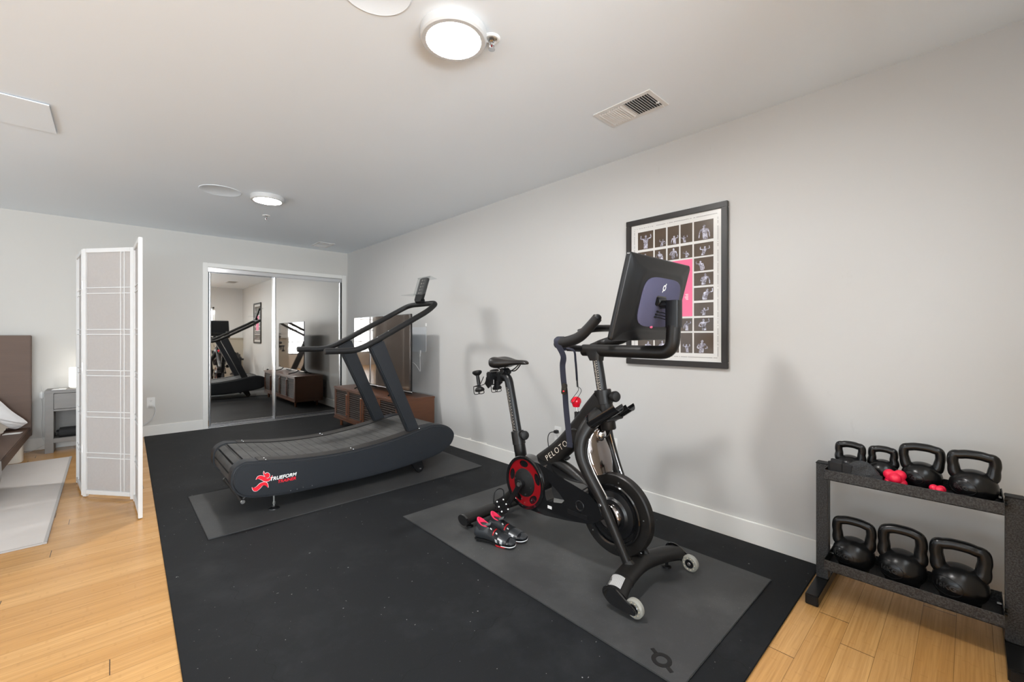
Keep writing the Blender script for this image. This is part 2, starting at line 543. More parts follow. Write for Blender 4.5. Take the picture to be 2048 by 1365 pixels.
def obj(name, bm, mat, parent=None, smooth=35, label=None):
    """link bm (in world coordinates) as one mesh object, child of parent"""
    me = bpy.data.meshes.new(name)
    if parent is not None:
        bm.transform(Matrix.Translation(-origin_of(parent)))
    bm.to_mesh(me); bm.free()
    me.materials.append(M[mat])
    if smooth:
        for p in me.polygons: p.use_smooth = True
        try: me.set_sharp_from_angle(angle=R(smooth))
        except Exception: pass
    o = bpy.data.objects.new(name, me); COL.objects.link(o)
    if parent is not None: o.parent = parent
    if label: o['label'] = label
    return o


def thing(name, label, cat, loc, group=None):
    o = bpy.data.objects.new(name, None); COL.objects.link(o)
    o.location = loc; o.empty_display_size = .05
    o['label'] = label; o['category'] = cat
    if group: o['group'] = group
    return o


def tag(o, label, cat, group=None):
    # move the mesh origin to the base of the thing
    me = o.data
    xs = [v.co for v in me.vertices]
    c = V(((min(v.x for v in xs) + max(v.x for v in xs)) / 2, (min(v.y for v in xs) + max(v.y for v in xs)) / 2, min(v.z for v in xs)))
    me.transform(Matrix.Translation(-c)); o.location = c
    o['label'] = label; o['category'] = cat
    if group: o['group'] = group
    return o


def struct(name, bm, mat, parent=None, smooth=0):
    o = obj(name, bm, mat, parent, smooth)
    if parent is None: o['kind'] = 'structure'
    return o


def text_bm(s, size, extrude=.0005, bold=0., shear=0., spacing=1.):
    cu = bpy.data.curves.new('txt', 'FONT'); cu.body = s; cu.size = size
    cu.extrude = extrude; cu.offset = bold; cu.shear = shear; cu.space_character = spacing
    cu.align_x = 'CENTER'; cu.align_y = 'CENTER'; cu.resolution_u = 4
    o = bpy.data.objects.new('txt', cu); COL.objects.link(o)
    dg = bpy.context.evaluated_depsgraph_get()
    me = bpy.data.meshes.new_from_object(o.evaluated_get(dg))
    bm = bmesh.new(); bm.from_mesh(me)
    bpy.data.objects.remove(o); bpy.data.curves.remove(cu); bpy.data.meshes.remove(me)
    return bm


def place_text(bm, pos, xdir, ydir, width=None):
    if width:
        w = max(v.co.x for v in bm.verts) - min(v.co.x for v in bm.verts)
        bm.transform(Matrix.Scale(width / w, 4))
    x, y = V(xdir).normalized(), V(ydir).normalized(); z = x.cross(y)
    m = Matrix((x, y, z)).transposed().to_4x4()
    bm.transform(Matrix.Translation(V(pos)) @ m); return bm


# ================================================================== THE SETTING
LX, RY, JX, FY = -3.6, -3.2, 0.95, -0.30     # left wall, rear wall, jog, front wall
b = new(); box(b, LX, WX, RY, WY + .7, -.1, 0); struct('floor', b, 'bamboo_floor')
b = new(); box(b, LX - .2, WX + .2, RY - .2, WY + .75, CEIL, CEIL + .1); struct('ceiling', b, 'ceiling_paint')
b = new(); box(b, WX, WX + .12, RY - .2, WY + .75, -.1, CEIL); wr_ = struct('wall_right', b, 'right_wall_paint')
b = new()
for q in ([(934, 877), (942, 876), (944, 889), (936, 888)], [(955, 883), (973, 886), (976, 898), (957, 895)]):
    prism(b, [(p.y, p.z) for p in (onX(x_, y_, WX) for x_, y_ in q)], 'X', WX - .0008, WX)
struct('paint_patch', b, 'trim_paint', wr_)
# back wall with the closet opening and the closet's own shell
CX0, CX1, CZ = .887, 2.566, 2.04
b = new()
box(b, LX, CX0, WY, WY + .11, -.1, CEIL); box(b, CX1, WX, WY, WY + .11, -.1, CEIL); box(b, CX0, CX1, WY, WY + .11, CZ, CEIL)
box(b, CX0 - .1, CX1 + .05, WY + .6, WY + .7, -.1, CEIL)
struct('wall_back', b, 'wall_paint')


def wall_with_windows(name, axis, at, th, u0, u1, wins, mat='wall_paint'):
    """wall at axis=at; wins = [(u0,u1,z0,z1)] sorted"""
    bm = new(); cur = u0
    def add(a, c, z0, z1):
        if axis == 'X': box(bm, at, at + th, a, c, z0, z1)
        else: box(bm, a, c, at, at + th, z0, z1)
    for (a, c, z0, z1) in wins:
        add(cur, a, -.1, CEIL); add(a, c, -.1, z0); add(a, c, z1, CEIL); cur = c
    add(cur, u1, -.1, CEIL)
    return struct(name, bm, mat)


WIN = []


def window(idx, axis, at, a, c, z0, z1, nu, nz, mat='satin_black'):
    bm = new(); t = .025
    def bar(u0, u1, w0, w1, d=.02):
        if axis == 'X': box(bm, at - d, at + d, u0, u1, w0, w1)
        else: box(bm, u0, u1, at - d, at + d, w0, w1)
    bar(a, a + .04, z0, z1); bar(c - .04, c, z0, z1); bar(a, c, z0, z0 + .04); bar(a, c, z1 - .04, z1)
    for i in range(1, nu): u = a + (c - a) * i / nu; bar(u - t / 2, u + t / 2, z0, z1, .014)
    for i in range(1, nz): z = z0 + (z1 - z0) * i / nz; bar(a, c, z - t / 2, z + t / 2, .014)
    w = struct('window_%d' % idx, bm, mat)
    g = new()
    if axis == 'X': box(g, at - .003, at + .003, a, c, z0, z1)
    else: box(g, a, c, at - .003, at + .003, z0, z1)
    struct('glass', g, 'window_glass', w)


wl = [(.2, 2.7, .5, 2.25), (3.1, 5.6, .5, 2.25)]
wall_with_windows('wall_left', 'X', LX - .12, .12, RY, WY + .1, wl)
for i, (a, c, z0, z1) in enumerate(wl): window(i + 1, 'X', LX - .06, a, c, z0, z1, 5, 4)
wr = [(-3.0, .5, .5, 2.25)]
wall_with_windows('wall_rear', 'Y', RY - .12, .12, LX - .12, JX + .12, wr)
window(3, 'Y', RY - .06, *wr[0], 7, 4)
wf = [(1.15, 2.02, 1.2, 1.92)]
wall_with_windows('wall_front', 'Y', FY - .12, .12, JX, WX, wf, 'off_white')
window(4, 'Y', FY - .06, *wf[0], 2, 1, 'trim_paint')
b = new(); box(b, JX, JX + .12, RY - .12, FY - .12, -.1, CEIL); struct('wall_corner', b, 'wall_paint')
# low ledge wall in front of the window, behind the dumbbell rack
b = new(); box(b, JX, WX, FY, FY + .05, 0, 1.085); box(b, JX, WX, FY, FY + .075, 1.085, 1.115, .004); struct('trim_4', b, 'ledge_paint')

# baseboards (plain, square topped)
b = new(); box(b, WX - .014, WX, FY + .05, WY, 0, .125, .003, 1); struct('baseboard_right', b, 'trim_paint')
b = new(); box(b, LX, .835, WY - .014, WY, 0, .125, .003, 1); struct('baseboard_back', b, 'trim_paint')
b = new(); box(b, LX, LX + .014, RY, WY, 0, .125, .003, 1); struct('baseboard_left', b, 'trim_paint')

# closet casing, head track, floor track
b = new()
box(b, .833, CX0, WY - .018, WY + .10, 0, 2.093, .004); box(b, CX1, 2.632, WY - .018, WY + .10, 0, 2.093, .004)
box(b, CX0, CX1, WY - .018, WY + .10, CZ, 2.093, .004)
struct('trim_1', b, 'trim_paint', smooth=30)
b = new()
box(b, CX0, CX1, WY + .008, WY + .013, 1.985, CZ, .001, 1); box(b, CX0, CX1, WY + .013, WY + .10, CZ - .006, CZ)
box(b, CX0, CX1, WY + .004, WY + .016, 1.983, 1.991, .002, 1)
struct('trim_2', b, 'alu_frame', smooth=30)
b = new()
box(b, CX0, CX1, WY - .012, WY + .10, 0, .010, .002, 1)
for yy in (.004, .045, .085): box(b, CX0, CX1, WY + yy - .003, WY + yy + .003, .010, .022, .001, 1)
struct('trim_3', b, 'alu_frame', smooth=30)


def mirror_door(idx, x0, x1, y, turn=0.):
    z0, z1, s = .026, 1.992, .026
    rot = Matrix.Translation((x0, y, 0)) @ Matrix.Rotation(turn, 4, 'Z') @ Matrix.Translation((-x0, -y, 0))
    bm = new()
    for a in (x0, x1 - s):
        prism(bm, rrect(s, .030, .009, 4, a + s / 2, y), 'Z', z0, z1)
    box(bm, x0 + s, x1 - s, y - .012, y + .012, z0, z0 + .028, .003); box(bm, x0 + s, x1 - s, y - .012, y + .012, z1 - .016, z1, .003)
    bm.transform(rot)
    d = struct('door_%d' % idx, bm, 'alu_frame', smooth=40)
    g = new(); box(g, x0 + s, x1 - s, y - .003, y + .003, z0 + .028, z1 - .016); g.transform(rot)
    struct('mirror', g, 'mirror_glass', d)


mirror_door(1, .902, 1.664, WY + .066, R(.18))
mirror_door(2, 1.640, 2.560, WY + .026, R(0))

# ------------------------------------------------------------------ ceiling fittings
def ceiling_light(x, y, label):
    t = thing('ceiling_light', label, 'ceiling light', (x, y, CEIL), 'round ceiling lights')
    bm = new(); lathe(bm, [(.110, -.004), (.110, -.040), (.113, -.043), (.130, -.0425), (.136, -.036), (.136, -.003), (.133, 0)], (x, y, CEIL), (0, 0, 1), 64, caps=False)
    obj('rim', bm, 'lamp_rim', t)
    bm = new(); lathe(bm, [(0, -.0385), (.07, -.0385), (.1095, -.0380), (.1095, -.03)], (x, y, CEIL), (0, 0, 1), 64, caps=False)
    obj('diffuser', bm, 'diffuser_glow', t)


ceiling_light(1.036, 1.462, 'lit round white ceiling light beside a sprinkler, nearer and larger one')
ceiling_light(1.036, 4.36, 'lit round white ceiling light far down the room, smaller one')


def ceiling_speaker(x, y, r, label):
    bm = new(); lathe(bm, [(r, 0), (r, -.002), (r - .005, -.0035), (r - .008, -.0022), (0, -.0025)], (x, y, CEIL), (0, 0, 1), 64)
    tag(obj('ceiling_speaker', bm, 'ceiling_disc' if 'ceiling_disc' in M else 'ceiling_paint'), label, 'ceiling speaker', 'flush round ceiling speakers')


ceiling_speaker(.70, 1.475, .132, 'flush round grille in the ceiling cut by the top picture edge')
ceiling_speaker(.693, 4.455, .155, 'flush round grille in the ceiling left of the far small light')


def sprinkler(x, y, label):
    t = thing('fire_sprinkler', label, 'sprinkler', (x, y, CEIL), 'ceiling fire sprinklers')
    bm = new(); lathe(bm, [(.036, 0), (.036, -.003), (.030, -.008), (.024, -.008), (.020, -.002)], (x, y, CEIL), (0, 0, 1), 32, caps=False)
    obj('escutcheon', bm, 'white_plastic', t)
    bm = new(); lathe(bm, [(.011, 0), (.011, -.014), (.006, -.018), (.006, -.03)], (x, y, CEIL), (0, 0, 1), 16)
    for s in (-1, 1): tube(bm, cr([(x + s * .010, y, CEIL - .012), (x + s * .013, y, CEIL - .028), (x + s * .004, y, CEIL - .046)], 4), .0026, 8)
    obj('yoke', bm, 'chrome', t)
    bm = new(); lathe(bm, [(0, -.046), (.014, -.046), (.014, -.049), (0, -.049)], (x, y, CEIL), (0, 0, 1), 16, caps=False)
    obj('deflector', bm, 'chrome', t)
    bm = new(); cyl(bm, (x, y, CEIL - .028), (x, y, CEIL - .046), .003, 10); obj('bulb', bm, 'red_gloss', t)


sprinkler(1.177, 1.385, 'small chrome fire sprinkler touching the near large ceiling light')
sprinkler(1.188, 5.05, 'small chrome fire sprinkler below the far small ceiling light')


def vent(x0, x1, y0, y1, label):
    """ceiling register; slats run along X; the half with the smaller y is open"""
    t = thing('ceiling_vent', label, 'air vent', ((x0 + x1) / 2, (y0 + y1) / 2, CEIL), 'white ceiling air vents')
    bm = new(); f = .026; ym = (y0 + y1) / 2
    for (a, c, d, e) in ((x0, x1, y0, y0 + f), (x0, x1, y1 - f, y1), (x0, x0 + f, y0 + f, y1 - f), (x1 - f, x1, y0 + f, y1 - f), (x0 + f, x1 - f, ym - .005, ym + .005)):
        box(bm, a, c, d, e, CEIL - .006, CEIL - .0005, .0015, 1)
    obj('frame', bm, 'white_plastic', t)
    bm = new(); box(bm, x0 + f, x1 - f, y0 + f, ym - .005, CEIL - .002, CEIL - .0008); obj('duct', bm, 'slot_dark', t)
    bm = new(); box(bm, x0 + f, x1 - f, ym + .005, y1 - f, CEIL - .002, CEIL - .0008); obj('damper', bm, 'duct_grey', t)
    bm = new()
    for (a, c, tilt) in ((y0 + f, ym - .005, 62), (ym + .005, y1 - f, -34)):
        n = 10
        for i in range(n):
            yy = a + (c - a) * (i + .5) / n
            w = .0066 if tilt < 0 else .0046
            box(bm, x0 + f, x1 - f, -w, w, -.0006, .0006, mtx=Matrix.Translation((0, yy, CEIL - .006)) @ Matrix.Rotation(R(tilt), 4, 'X'))
    obj('slats', bm, 'white_plastic', t)
    bm = new(); box(bm, x1 - f - .05, x1 - f - .04, y0 + f - .004, y0 + f + .012, CEIL - .012, CEIL - .005, .001, 1); obj('lever', bm, 'white_plastic', t)


vent(2.005, 2.215, 1.118, 1.470, 'white ceiling air vent above the framed poster, nearer one')
vent(2.035, 2.250, 5.965, 6.30, 'white ceiling air vent above the mirrored closet, farther one')

# hatch in the ceiling, its right edge hanging a little
t = thing('access_hatch', 'white ceiling access hatch with dropped right edge above the bed', 'ceiling hatch', (-.62, 3.645, CEIL))
bm = new(); box(bm, -1.0, -.247, 3.42, 3.87, -.006, -.0, .001, 1)
bm.transform(Matrix.Translation((-1.0, 0, CEIL - .001)) @ Matrix.Rotation(R(.35), 4, 'Y') @ Matrix.Translation((1.0, 0, 0)))
obj('panel', bm, 'ceiling_paint', t)


# ------------------------------------------------------------------ outlets
def outlet(axis, u, z, at, label, kind='duplex', w=.074, h=.118):
    """wall plate; axis 'X': on the right wall, u=y.  axis 'Y': on the back wall, u=x"""
    loc = (at, u, z) if axis == 'X' else (u, at, z)
    t = thing('wall_outlet' if kind != 'jack' else 'wall_jack', label, 'outlet', loc, 'white wall outlets')
    def P(du, dz, d, dd):
        pass
    def pr(bm, poly, d0, d1, bev=0): prism(bm, [(u + p[0], z + p[1]) for p in poly], axis, at - d0, at - d1, bev)
    bm = new(); pr(bm, rrect(w, h, .006), .0005, .006, .002); obj('plate', bm, 'white_plastic', t)
    if kind == 'duplex':
        for s in (-1, 1):
            bm = new(); pr(bm, rrect(.034, .029, .010, 5, 0, s * .020), .006, .008); r = obj('receptacle', bm, 'white_plastic', t)
            bm = new()
            for q in (-1, 1): pr(bm, rrect(.0022, .008, .0005, 1, q * .006, s * .020 + .003), .008, .0084)
            pr(bm, rrect(.005, .005, .002, 2, 0, s * .020 - .008), .008, .0084)
            obj('slots', bm, 'slot_dark', r)
    else:
        bm = new(); pr(bm, rrect(.010, .012, .003), .006, .0075); obj('jack', bm, 'slot_dark', t)
    return t


outlet('X', 2.290, .380, WX, 'white wall outlet with a black plug behind the exercise bike')
outlet('X', 1.766, .380, WX, 'white wall plate with one dark socket right of the bike frame', 'jack')
outlet('X', 5.640, .360, WX, 'white wall outlet between the media cabinet and mirrored closet')
outlet('Y', .338, .394, WY, 'white outlet with a white plug beside the folding screen')
# plug + cord of the bike, plug + cord by the screen
t = thing('power_cord', 'thin black power cord plugged in behind the exercise bike', 'cord', (WX - .03, 2.29, .40))
bm = new(); box(bm, WX - .045, WX - .0086, 2.275, 2.305, .388, .412, .004); obj('plug', bm, 'black_cord', t)
bm = new(); tube(bm, cr([(WX - .04, 2.30, .40), (WX - .055, 2.335, .385), (WX - .05, 2.36, .33), (WX - .04, 2.35, .22), (WX - .05, 2.30, .06), (WX - .10, 2.25, .0165), (2.42, 2.21, .0135), (2.33, 2.17, .0135)], 6), .0035, 8)
obj('cable', bm, 'black_cord', t)
t = thing('power_cord', 'grey cord with white plug running behind the folding screen', 'cord', (.338, WY - .03, .38))
bm = new(); box(bm, .322, .354, WY - .036, WY - .0088, .352, .384, .006); obj('plug', bm, 'white_plastic', t)
bm = new(); tube(bm, cr([(.35, WY - .03, .362), (.372, WY - .035, .34), (.375, WY - .035, .28), (.34, WY - .035, .20), (.24, WY - .035, .12), (.15, WY - .035, .05), (.11, WY - .04, .012), (.095, WY - .06, .006)], 6), .0032, 8)
obj('cable', bm, 'antenna_plate', t)

# ================================================================== FLOOR COVERINGS
MAT = .008
poly = [(.150, .522), (2.636, .522), (2.636, WY - .02), (.276, WY - .02)]
bm = new(); prism(bm, poly, 'Z', .0005, MAT, .002); 
tag(obj('rubber_flooring', bm, 'rubber_tiles'), 'large black rubber floor covering of jigsaw tiles under all the gym equipment', 'rubber floor')
bm = new(); prism(bm, [(.405, 2.975), (2.42, 2.975), (2.44, 3.86), (.405, 3.86)], 'Z', MAT, MAT + .006, .002)
tag(obj('treadmill_mat', bm, 'treadmill_mat_rubber'), 'black rubber mat lying under the curved treadmill', 'mat')
MZ = MAT + .006
t = thing('bike_mat', 'dusty dark grey rubber mat under the exercise bike and shoes', 'mat', (1.835, 1.57, MAT))
bm = new(); prism(bm, [(1.372, .652), (2.302, .648), (2.302, 2.492), (1.372, 2.498)], 'Z', MAT, MZ, .002)
obj('mat_sheet', bm, 'bike_mat_rubber', t)


def logo_shape(bm, mtx, s, h=.001):
    """ring cut by a slanting bar whose stubs stick out at both ends (unit: s = overall height)"""
    tmp = new(); ro, ri, n = .30 * s, .165 * s, 18
    for a0, a1 in ((-118, 62), (62, 242)):
        poly = [(ro * math.cos(R(a0 + (a1 - a0) * k / n)), ro * math.sin(R(a0 + (a1 - a0) * k / n))) for k in range(n + 1)]
        poly += [(ri * math.cos(R(a1 + (a0 - a1) * k / n)), ri * math.sin(R(a1 + (a0 - a1) * k / n))) for k in range(n + 1)]
        prism(tmp, poly, 'Z', 0, h)
    for a in (62, 242):
        c, q = math.cos(R(a)), math.sin(R(a)); w = .062 * s
        prism(tmp, [(c * .302 * s - q * w, q * .302 * s + c * w), (c * .302 * s + q * w, q * .302 * s - c * w), (c * .5 * s + q * w, q * .5 * s - c * w), (c * .5 * s - q * w, q * .5 * s + c * w)], 'Z', 0, h)
    tmp.transform(mtx); merge(bm, tmp); return bm


def basis(pos, x, y):
    x, y = V(x).normalized(), V(y).normalized()
    m = Matrix((x, y, x.cross(y))).transposed().to_4x4(); return Matrix.Translation(V(pos)) @ m


bm = new(); logo_shape(bm, basis((1.443, .757, MZ), (1, 0, 0), (0, 1, 0)), .118, .0012); obj('embossed_logo', bm, 'soft_black', t)
t = thing('area_rug', 'pale grey woven area rug on the wood floor beside the bed', 'rug', (-1.0, 4.75, 0))
bm = new(); prism(bm, [(-1.9, 3.575), (-.272, 3.575), (-.285, 5.945), (-1.9, 5.93)], 'Z', .0005, .008, .002); obj('pile', bm, 'rug_weave', t)
bm = new(); prism(bm, [(-.283, 3.568), (-.266, 3.568), (-.279, 5.952), (-.296, 5.952)], 'Z', .0005, .0095, .002); prism(bm, [(-1.9, 3.568), (-.283, 3.568), (-.283, 3.584), (-1.9, 3.584)], 'Z', .0005, .0095, .002)
obj('binding', bm, 'rug_binding', t)

# ================================================================== TREADMILL
YN, YF = 3.15, 3.92
YC = (YN + YF) / 2
_top = [(463, 958), (466, 945), (475, 934), (490, 926), (505, 924), (560, 921), (600, 918.5), (660, 911), (720, 899), (780, 882), (820, 868), (850, 856), (870, 850.5), (890, 851), (903, 858), (909.5, 868), (908, 880), (900, 893), (880, 908), (850, 921), (800, 938), (750, 952), (700, 964), (640, 976.5), (600, 985), (560, 992), (520, 996.5), (500, 997), (482, 994), (470, 985), (463, 972)]
PROF = [(p.x, p.z) for p in (onY(x, y, YN) for x, y in _top)]
PROF = [(p.x, p.y) for p in cr([(a, b_, 0) for a, b_ in PROF], 3, closed=True)]


def top_z(x):
    """height of the deck's upper outline at x"""
    best = -1
    for i in range(len(PROF)):
        (x0, z0), (x1, z1) = PROF[i], PROF[(i + 1) % len(PROF)]
        if (x0 - x) * (x1 - x) <= 0 and abs(x1 - x0) > 1e-6:
            best = max(best, z0 + (z1 - z0) * (x - x0) / (x1 - x0))
    return best


tm = thing('treadmill', 'black curved manual treadmill with red runner logo', 'treadmill', (1.35, YC, MZ))
RAIL = .115
for side, (y0, y1) in (('near', (YN, YN + RAIL)), ('far', (YF - RAIL, YF))):
    bm = new(); prism(bm, PROF, 'Y', y0, y1, .014, seg=3)
    sp = obj('side_housing', bm, 'treadmill_charcoal', tm, 40)
    ya, yb = (YN - .003, YN + .002) if side == 'near' else (YF - .002, YF + .003)
    bm = new(); prism(bm, offset_poly(PROF, .021), 'Y', ya, yb, .002); obj('inset_panel', bm, 'treadmill_charcoal', sp)
    # dark rail cover along the top
    xs = [.70 + (1.90 - .70) * i / 24 for i in range(25)]
    bm = new(); inner = (y0 + .016, y1 - .001) if side == 'near' else (y0 + .001, y1 - .016)
    loft(bm, [[(x, inner[0], top_z(x) - .004), (x, inner[1], top_z(x) - .004), (x, inner[1], top_z(x) + .0035), (x, inner[0], top_z(x) + .0035)] for x in xs])
    obj('side_rail', bm, 'treadmill_rail', tm, 30)
    # nose cover at the rear, brownish grey
    for x in (.745, 1.335, 1.90):
        for yy in ((y0 + .030, y0 + .078) if side == 'near' else (y0 + .035, y0 + .085)):
            bm = new(); zz = top_z(x); lathe(bm, [(.0075, 0), (.0072, .002), (.004, .0032), (0, .0034)], (x, yy, zz + .003), (0, 0, 1), 12)
            obj('screw', bm, 'chrome', tm)
# running belt: rubber slats on a dark carrier, wrapped round the whole curve
BY0, BY1 = YN + RAIL + .004, YF - RAIL - .004
inner = offset_poly(PROF, .022)
bm = new(); prism(bm, inner, 'Y', BY0, BY1); car = obj('belt_carrier', bm, 'belt_gap', tm, 40)
path = [V((p[0], 0, p[1])) for p in offset_poly(PROF, .012)]
segs = [(path[i], path[(i + 1) % len(path)]) for i in range(len(path))]
tot = sum((q - p).length for p, q in segs)


def along(s):
    s %= tot
    for p, q in segs:
        L = (q - p).length
        if s <= L: return p + (q - p) * (s / L)
        s -= L
    return path[0]


NS = 62; pitch = tot / NS; bm = new()
for i in range(NS):
    gap = .0013 if .66 < along(i * pitch + pitch / 2).x < 2.1 else .006
    pp = [along(i * pitch + gap + (pitch - 2 * gap) * k / 3) for k in range(4)]
    rings = []
    for k, p in enumerate(pp):
        d = (pp[min(k + 1, 3)] - pp[max(k - 1, 0)]).normalized(); n = V((d.z, 0, -d.x))
        if n.dot(p - V((1.35, 0, .24))) < 0 and not (.62 < p.x < 2.1): n = -n
        q = p + V((0, 0, 0))
        rings.append([(q.x + n.x * .004, BY0, q.z + n.z * .004), (q.x + n.x * .004, BY1, q.z + n.z * .004), (q.x - n.x * .008, BY1, q.z - n.z * .008), (q.x - n.x * .008, BY0, q.z - n.z * .008)])
    loft(bm, rings)
obj('running_belt', bm, 'belt_rubber', tm, 30)
# uprights
for yb in (YN + .07, YF - .07):
    bm = new()
    A, B_ = V((1.885, yb, .32)), V((1.530, yb, 1.112))
    loft(bm, [[(c.x - wx, c.y - wy, c.z - s), (c.x + wx, c.y - wy, c.z + s), (c.x + wx, c.y + wy, c.z + s), (c.x - wx, c.y + wy, c.z - s)]
              for c, wx, wy, s in ((A, .060, .030, -.01), (A.lerp(B_, .5), .058, .030, 0), (B_, .056, .030, .028))])
    t = bmesh.new(); me_ = bpy.data.meshes.new('q'); bm.to_mesh(me_); t.from_mesh(me_); bpy.data.meshes.remove(me_); bm.free()
    bmesh.ops.bevel(t, geom=[e for e in t.edges if e.calc_face_angle(0) > R(50)], offset=.008, segments=2, affect='EDGES')
    obj('upright', t, 'treadmill_charcoal', tm, 30)
# handrail: one bent tube from grip to grip
HY0, HY1 = YN + .07, YF - .07
pth = [(1.140, HY0, 1.063), (1.375, HY0, 1.063), (1.50, HY0, 1.118), (2.02, HY0 + .01, 1.395), (2.125, HY0 + .06, 1.462), (2.15, HY0 + .13, 1.475),
       (2.15, HY1 - .13, 1.475), (2.125, HY1 - .06, 1.462), (2.02, HY1 - .01, 1.395), (1.50, HY1, 1.118), (1.375, HY1, 1.063), (1.140, HY1, 1.063)]
bm = new(); tube(bm, fillet(pth, .12, 6), .0235, 18); hr = obj('handrail', bm, 'grip_foam', tm, 50)
for yb in (HY0, HY1):
    bm = new(); cyl(bm, (1.136, yb, 1.063), (1.1405, yb, 1.063), .0215, 18); obj('end_cap', bm, 'treadmill_rail', hr)
    for x, z in ((1.545, 1.165), (1.64, 1.215)):
        bm = new(); lathe(bm, [(.007, 0), (.006, .003), (0, .004)], (x, yb, z), (-.46, 0, .89), 10); obj('screw', bm, 'chrome', hr)
# console with clear phone shelf
ax = V((.30, 0, .954)).normalized(); nx = V((-.954, 0, .30)).normalized()
cm = basis((2.105, YC, 1.50), (0, -1, 0), ax)
bm = new(); t = new(); prism(t, rrect(.135, .235, .022, 5, 0, .115), 'Z', -.013, .013, .004); t.transform(cm); merge(bm, t); cs = obj('console', bm, 'satin_black', tm)
bm = new(); t = new(); prism(t, rrect(.118, .165, .006, 3, 0, .142), 'Z', .0128, .0142); t.transform(cm); merge(bm, t); obj('display', bm, 'treadmill_rail', cs)
bm = new(); t = new()
for i in range(5):
    z = .078 + i * .032
    prism(t, [(.0 + .018 * math.cos(k * PI / 5) * .42 - .012, z + .018 * .42 * math.sin(k * PI / 5)) for k in range(10)], 'Z', .0142, .0148)
    box(t, .012, .036, z - .004, z - .002, .0142, .0148); box(t, .012, .03, z + .003, z + .005, .0142, .0148)
t.transform(cm); merge(bm, t); obj('icons', bm, 'gold_print', cs)
bm = new(); cyl(bm, (2.118, YC - .05, 1.505), (2.118, YC + .05, 1.505), .024, 16); obj('console_mount', bm, 'satin_black', tm)
bm = new()
box(bm, 1.985, 2.11, YC - .10, YC + .115, 1.553, 1.556, .001, 1)
t = new(); box(t, -.10, .115, .062, .235, .0150, .0175); t.transform(basis((2.105, YC, 1.50), (0, -1, 0), ax)); merge(bm, t)
t = new(); box(t, -.12, .12, .236, .239, -.055, .018); t.transform(basis((2.105, YC, 1.50), (0, -1, 0), ax)); merge(bm, t)
obj('phone_shelf', bm, 'clear_acrylic', tm)
# feet, wheels, rear tube
for yy in (YN + .055, YF - .055):
    bm = new(); lathe(bm, [(.036, 0), (.034, .006), (.013, .016), (.010, .024)], (.80, yy, MZ), (0, 0, 1), 24); ft = obj('leveling_foot', bm, 'satin_black', tm)
    bm = new(); cyl(bm, (.80, yy, MZ + .02), (.80, yy, .150), .0065, 12); cyl(bm, (.80, yy, MZ + .030), (.80, yy, MZ + .046), .010, 6); obj('threaded_stem', bm, 'steel', ft)
    bm = new(); prism(bm, [(1.80, .16), (1.86, .06), (1.895, .028), (1.93, .03), (1.95, .055), (1.93, .11), (1.91, .18)], 'Y', yy - .022, yy - .014, .003); prism(bm, [(1.80, .16), (1.86, .06), (1.895, .028), (1.93, .03), (1.95, .055), (1.93, .11), (1.91, .18)], 'Y', yy + .014, yy + .022, .003)
    br = obj('wheel_bracket', bm, 'satin_black', tm)
    bm = new(); cyl(bm, (1.912, yy - .012, MZ + .036), (1.912, yy + .012, MZ + .036), .036, 24, .004); obj('wheel', bm, 'soft_black', br)
    bm = new(); cyl(bm, (1.912, yy - .029, MZ + .036), (1.912, yy + .024, MZ + .036), .007, 8); obj('axle_bolt', bm, 'chrome', br)
bm = new(); tube(bm, [(.625, YN + .09, .095), (.625, YF - .09, .095)], .012, 14)
for yy in (YN + .11, YF - .11): tube(bm, [(.625, yy, .095), (.68, yy, .16)], .008, 10)
rt = obj('rear_tube', bm, 'treadmill_rail', tm)
for yy, s in ((YN + .09, -1), (YF - .09, 1)):
    bm = new(); cyl(bm, (.625, yy, .095), (.625, yy + s * .008, .095), .0135, 16, .002); obj('end_cap', bm, 'steel', rt)
bm = new(); box(bm, .85, 1.75, YN + .10, YF - .10, .125, .15, mtx=None); obj('under_frame', bm, 'soft_black', tm)
for x, y in ((834, 889), (842, 906)):
    p = onY(x, y, YN); bm = new(); cyl(bm, (p.x, YN - .007, p.z), (p.x, YN - .002, p.z), .006, 6); obj('bolt', bm, 'chrome', tm)
for x, y in ((581, 981.5), (594, 978.5), (606, 975), (624, 971.5)):
    p = onY(x, y, YN); bm = new(); cyl(bm, (p.x, YN - .005, p.z), (p.x, YN - .002, p.z), .003, 8); obj('screw', bm, 'steel', tm)
# runner emblem and lettering on the near side
LYP = YN - .0034


def emblem(polys, mat, name, d):
    bm = new()
    for pl in polys:
        q = [onY(400 + x / 5.936, 810 + y / 5.936, YN) for x, y in pl]
        c = [(p.x, p.y) for p in cr([(v.x, v.z, 0) for v in q], 4, closed=True)]
        prism(bm, c, 'Y', LYP - d, LYP)
    return obj(name, bm, mat, tm, 0)


SH = [[(797 + 29 * math.cos(k * PI / 6), 838 + 30 * math.sin(k * PI / 6)) for k in range(12)],
      [(757, 790), (751, 812), (758, 836), (772, 838), (766, 815)],
      [(665, 888), (682, 855), (715, 840), (755, 848), (795, 874), (830, 866), (856, 836), (846, 874), (812, 906), (765, 910), (722, 888), (690, 878)],
      [(617, 980), (640, 986), (676, 966), (705, 938), (745, 920), (782, 920), (803, 944), (805, 984), (776, 958), (742, 960), (712, 992), (672, 1024), (634, 1020)]]


def grow(pl, d):
    cx = sum(p[0] for p in pl) / len(pl); cy = sum(p[1] for p in pl) / len(pl)
    return [(p[0] + d * (p[0] - cx) / max(1, math.hypot(p[0] - cx, p[1] - cy)), p[1] + d * (p[1] - cy) / max(1, math.hypot(p[0] - cx, p[1] - cy))) for p in pl]


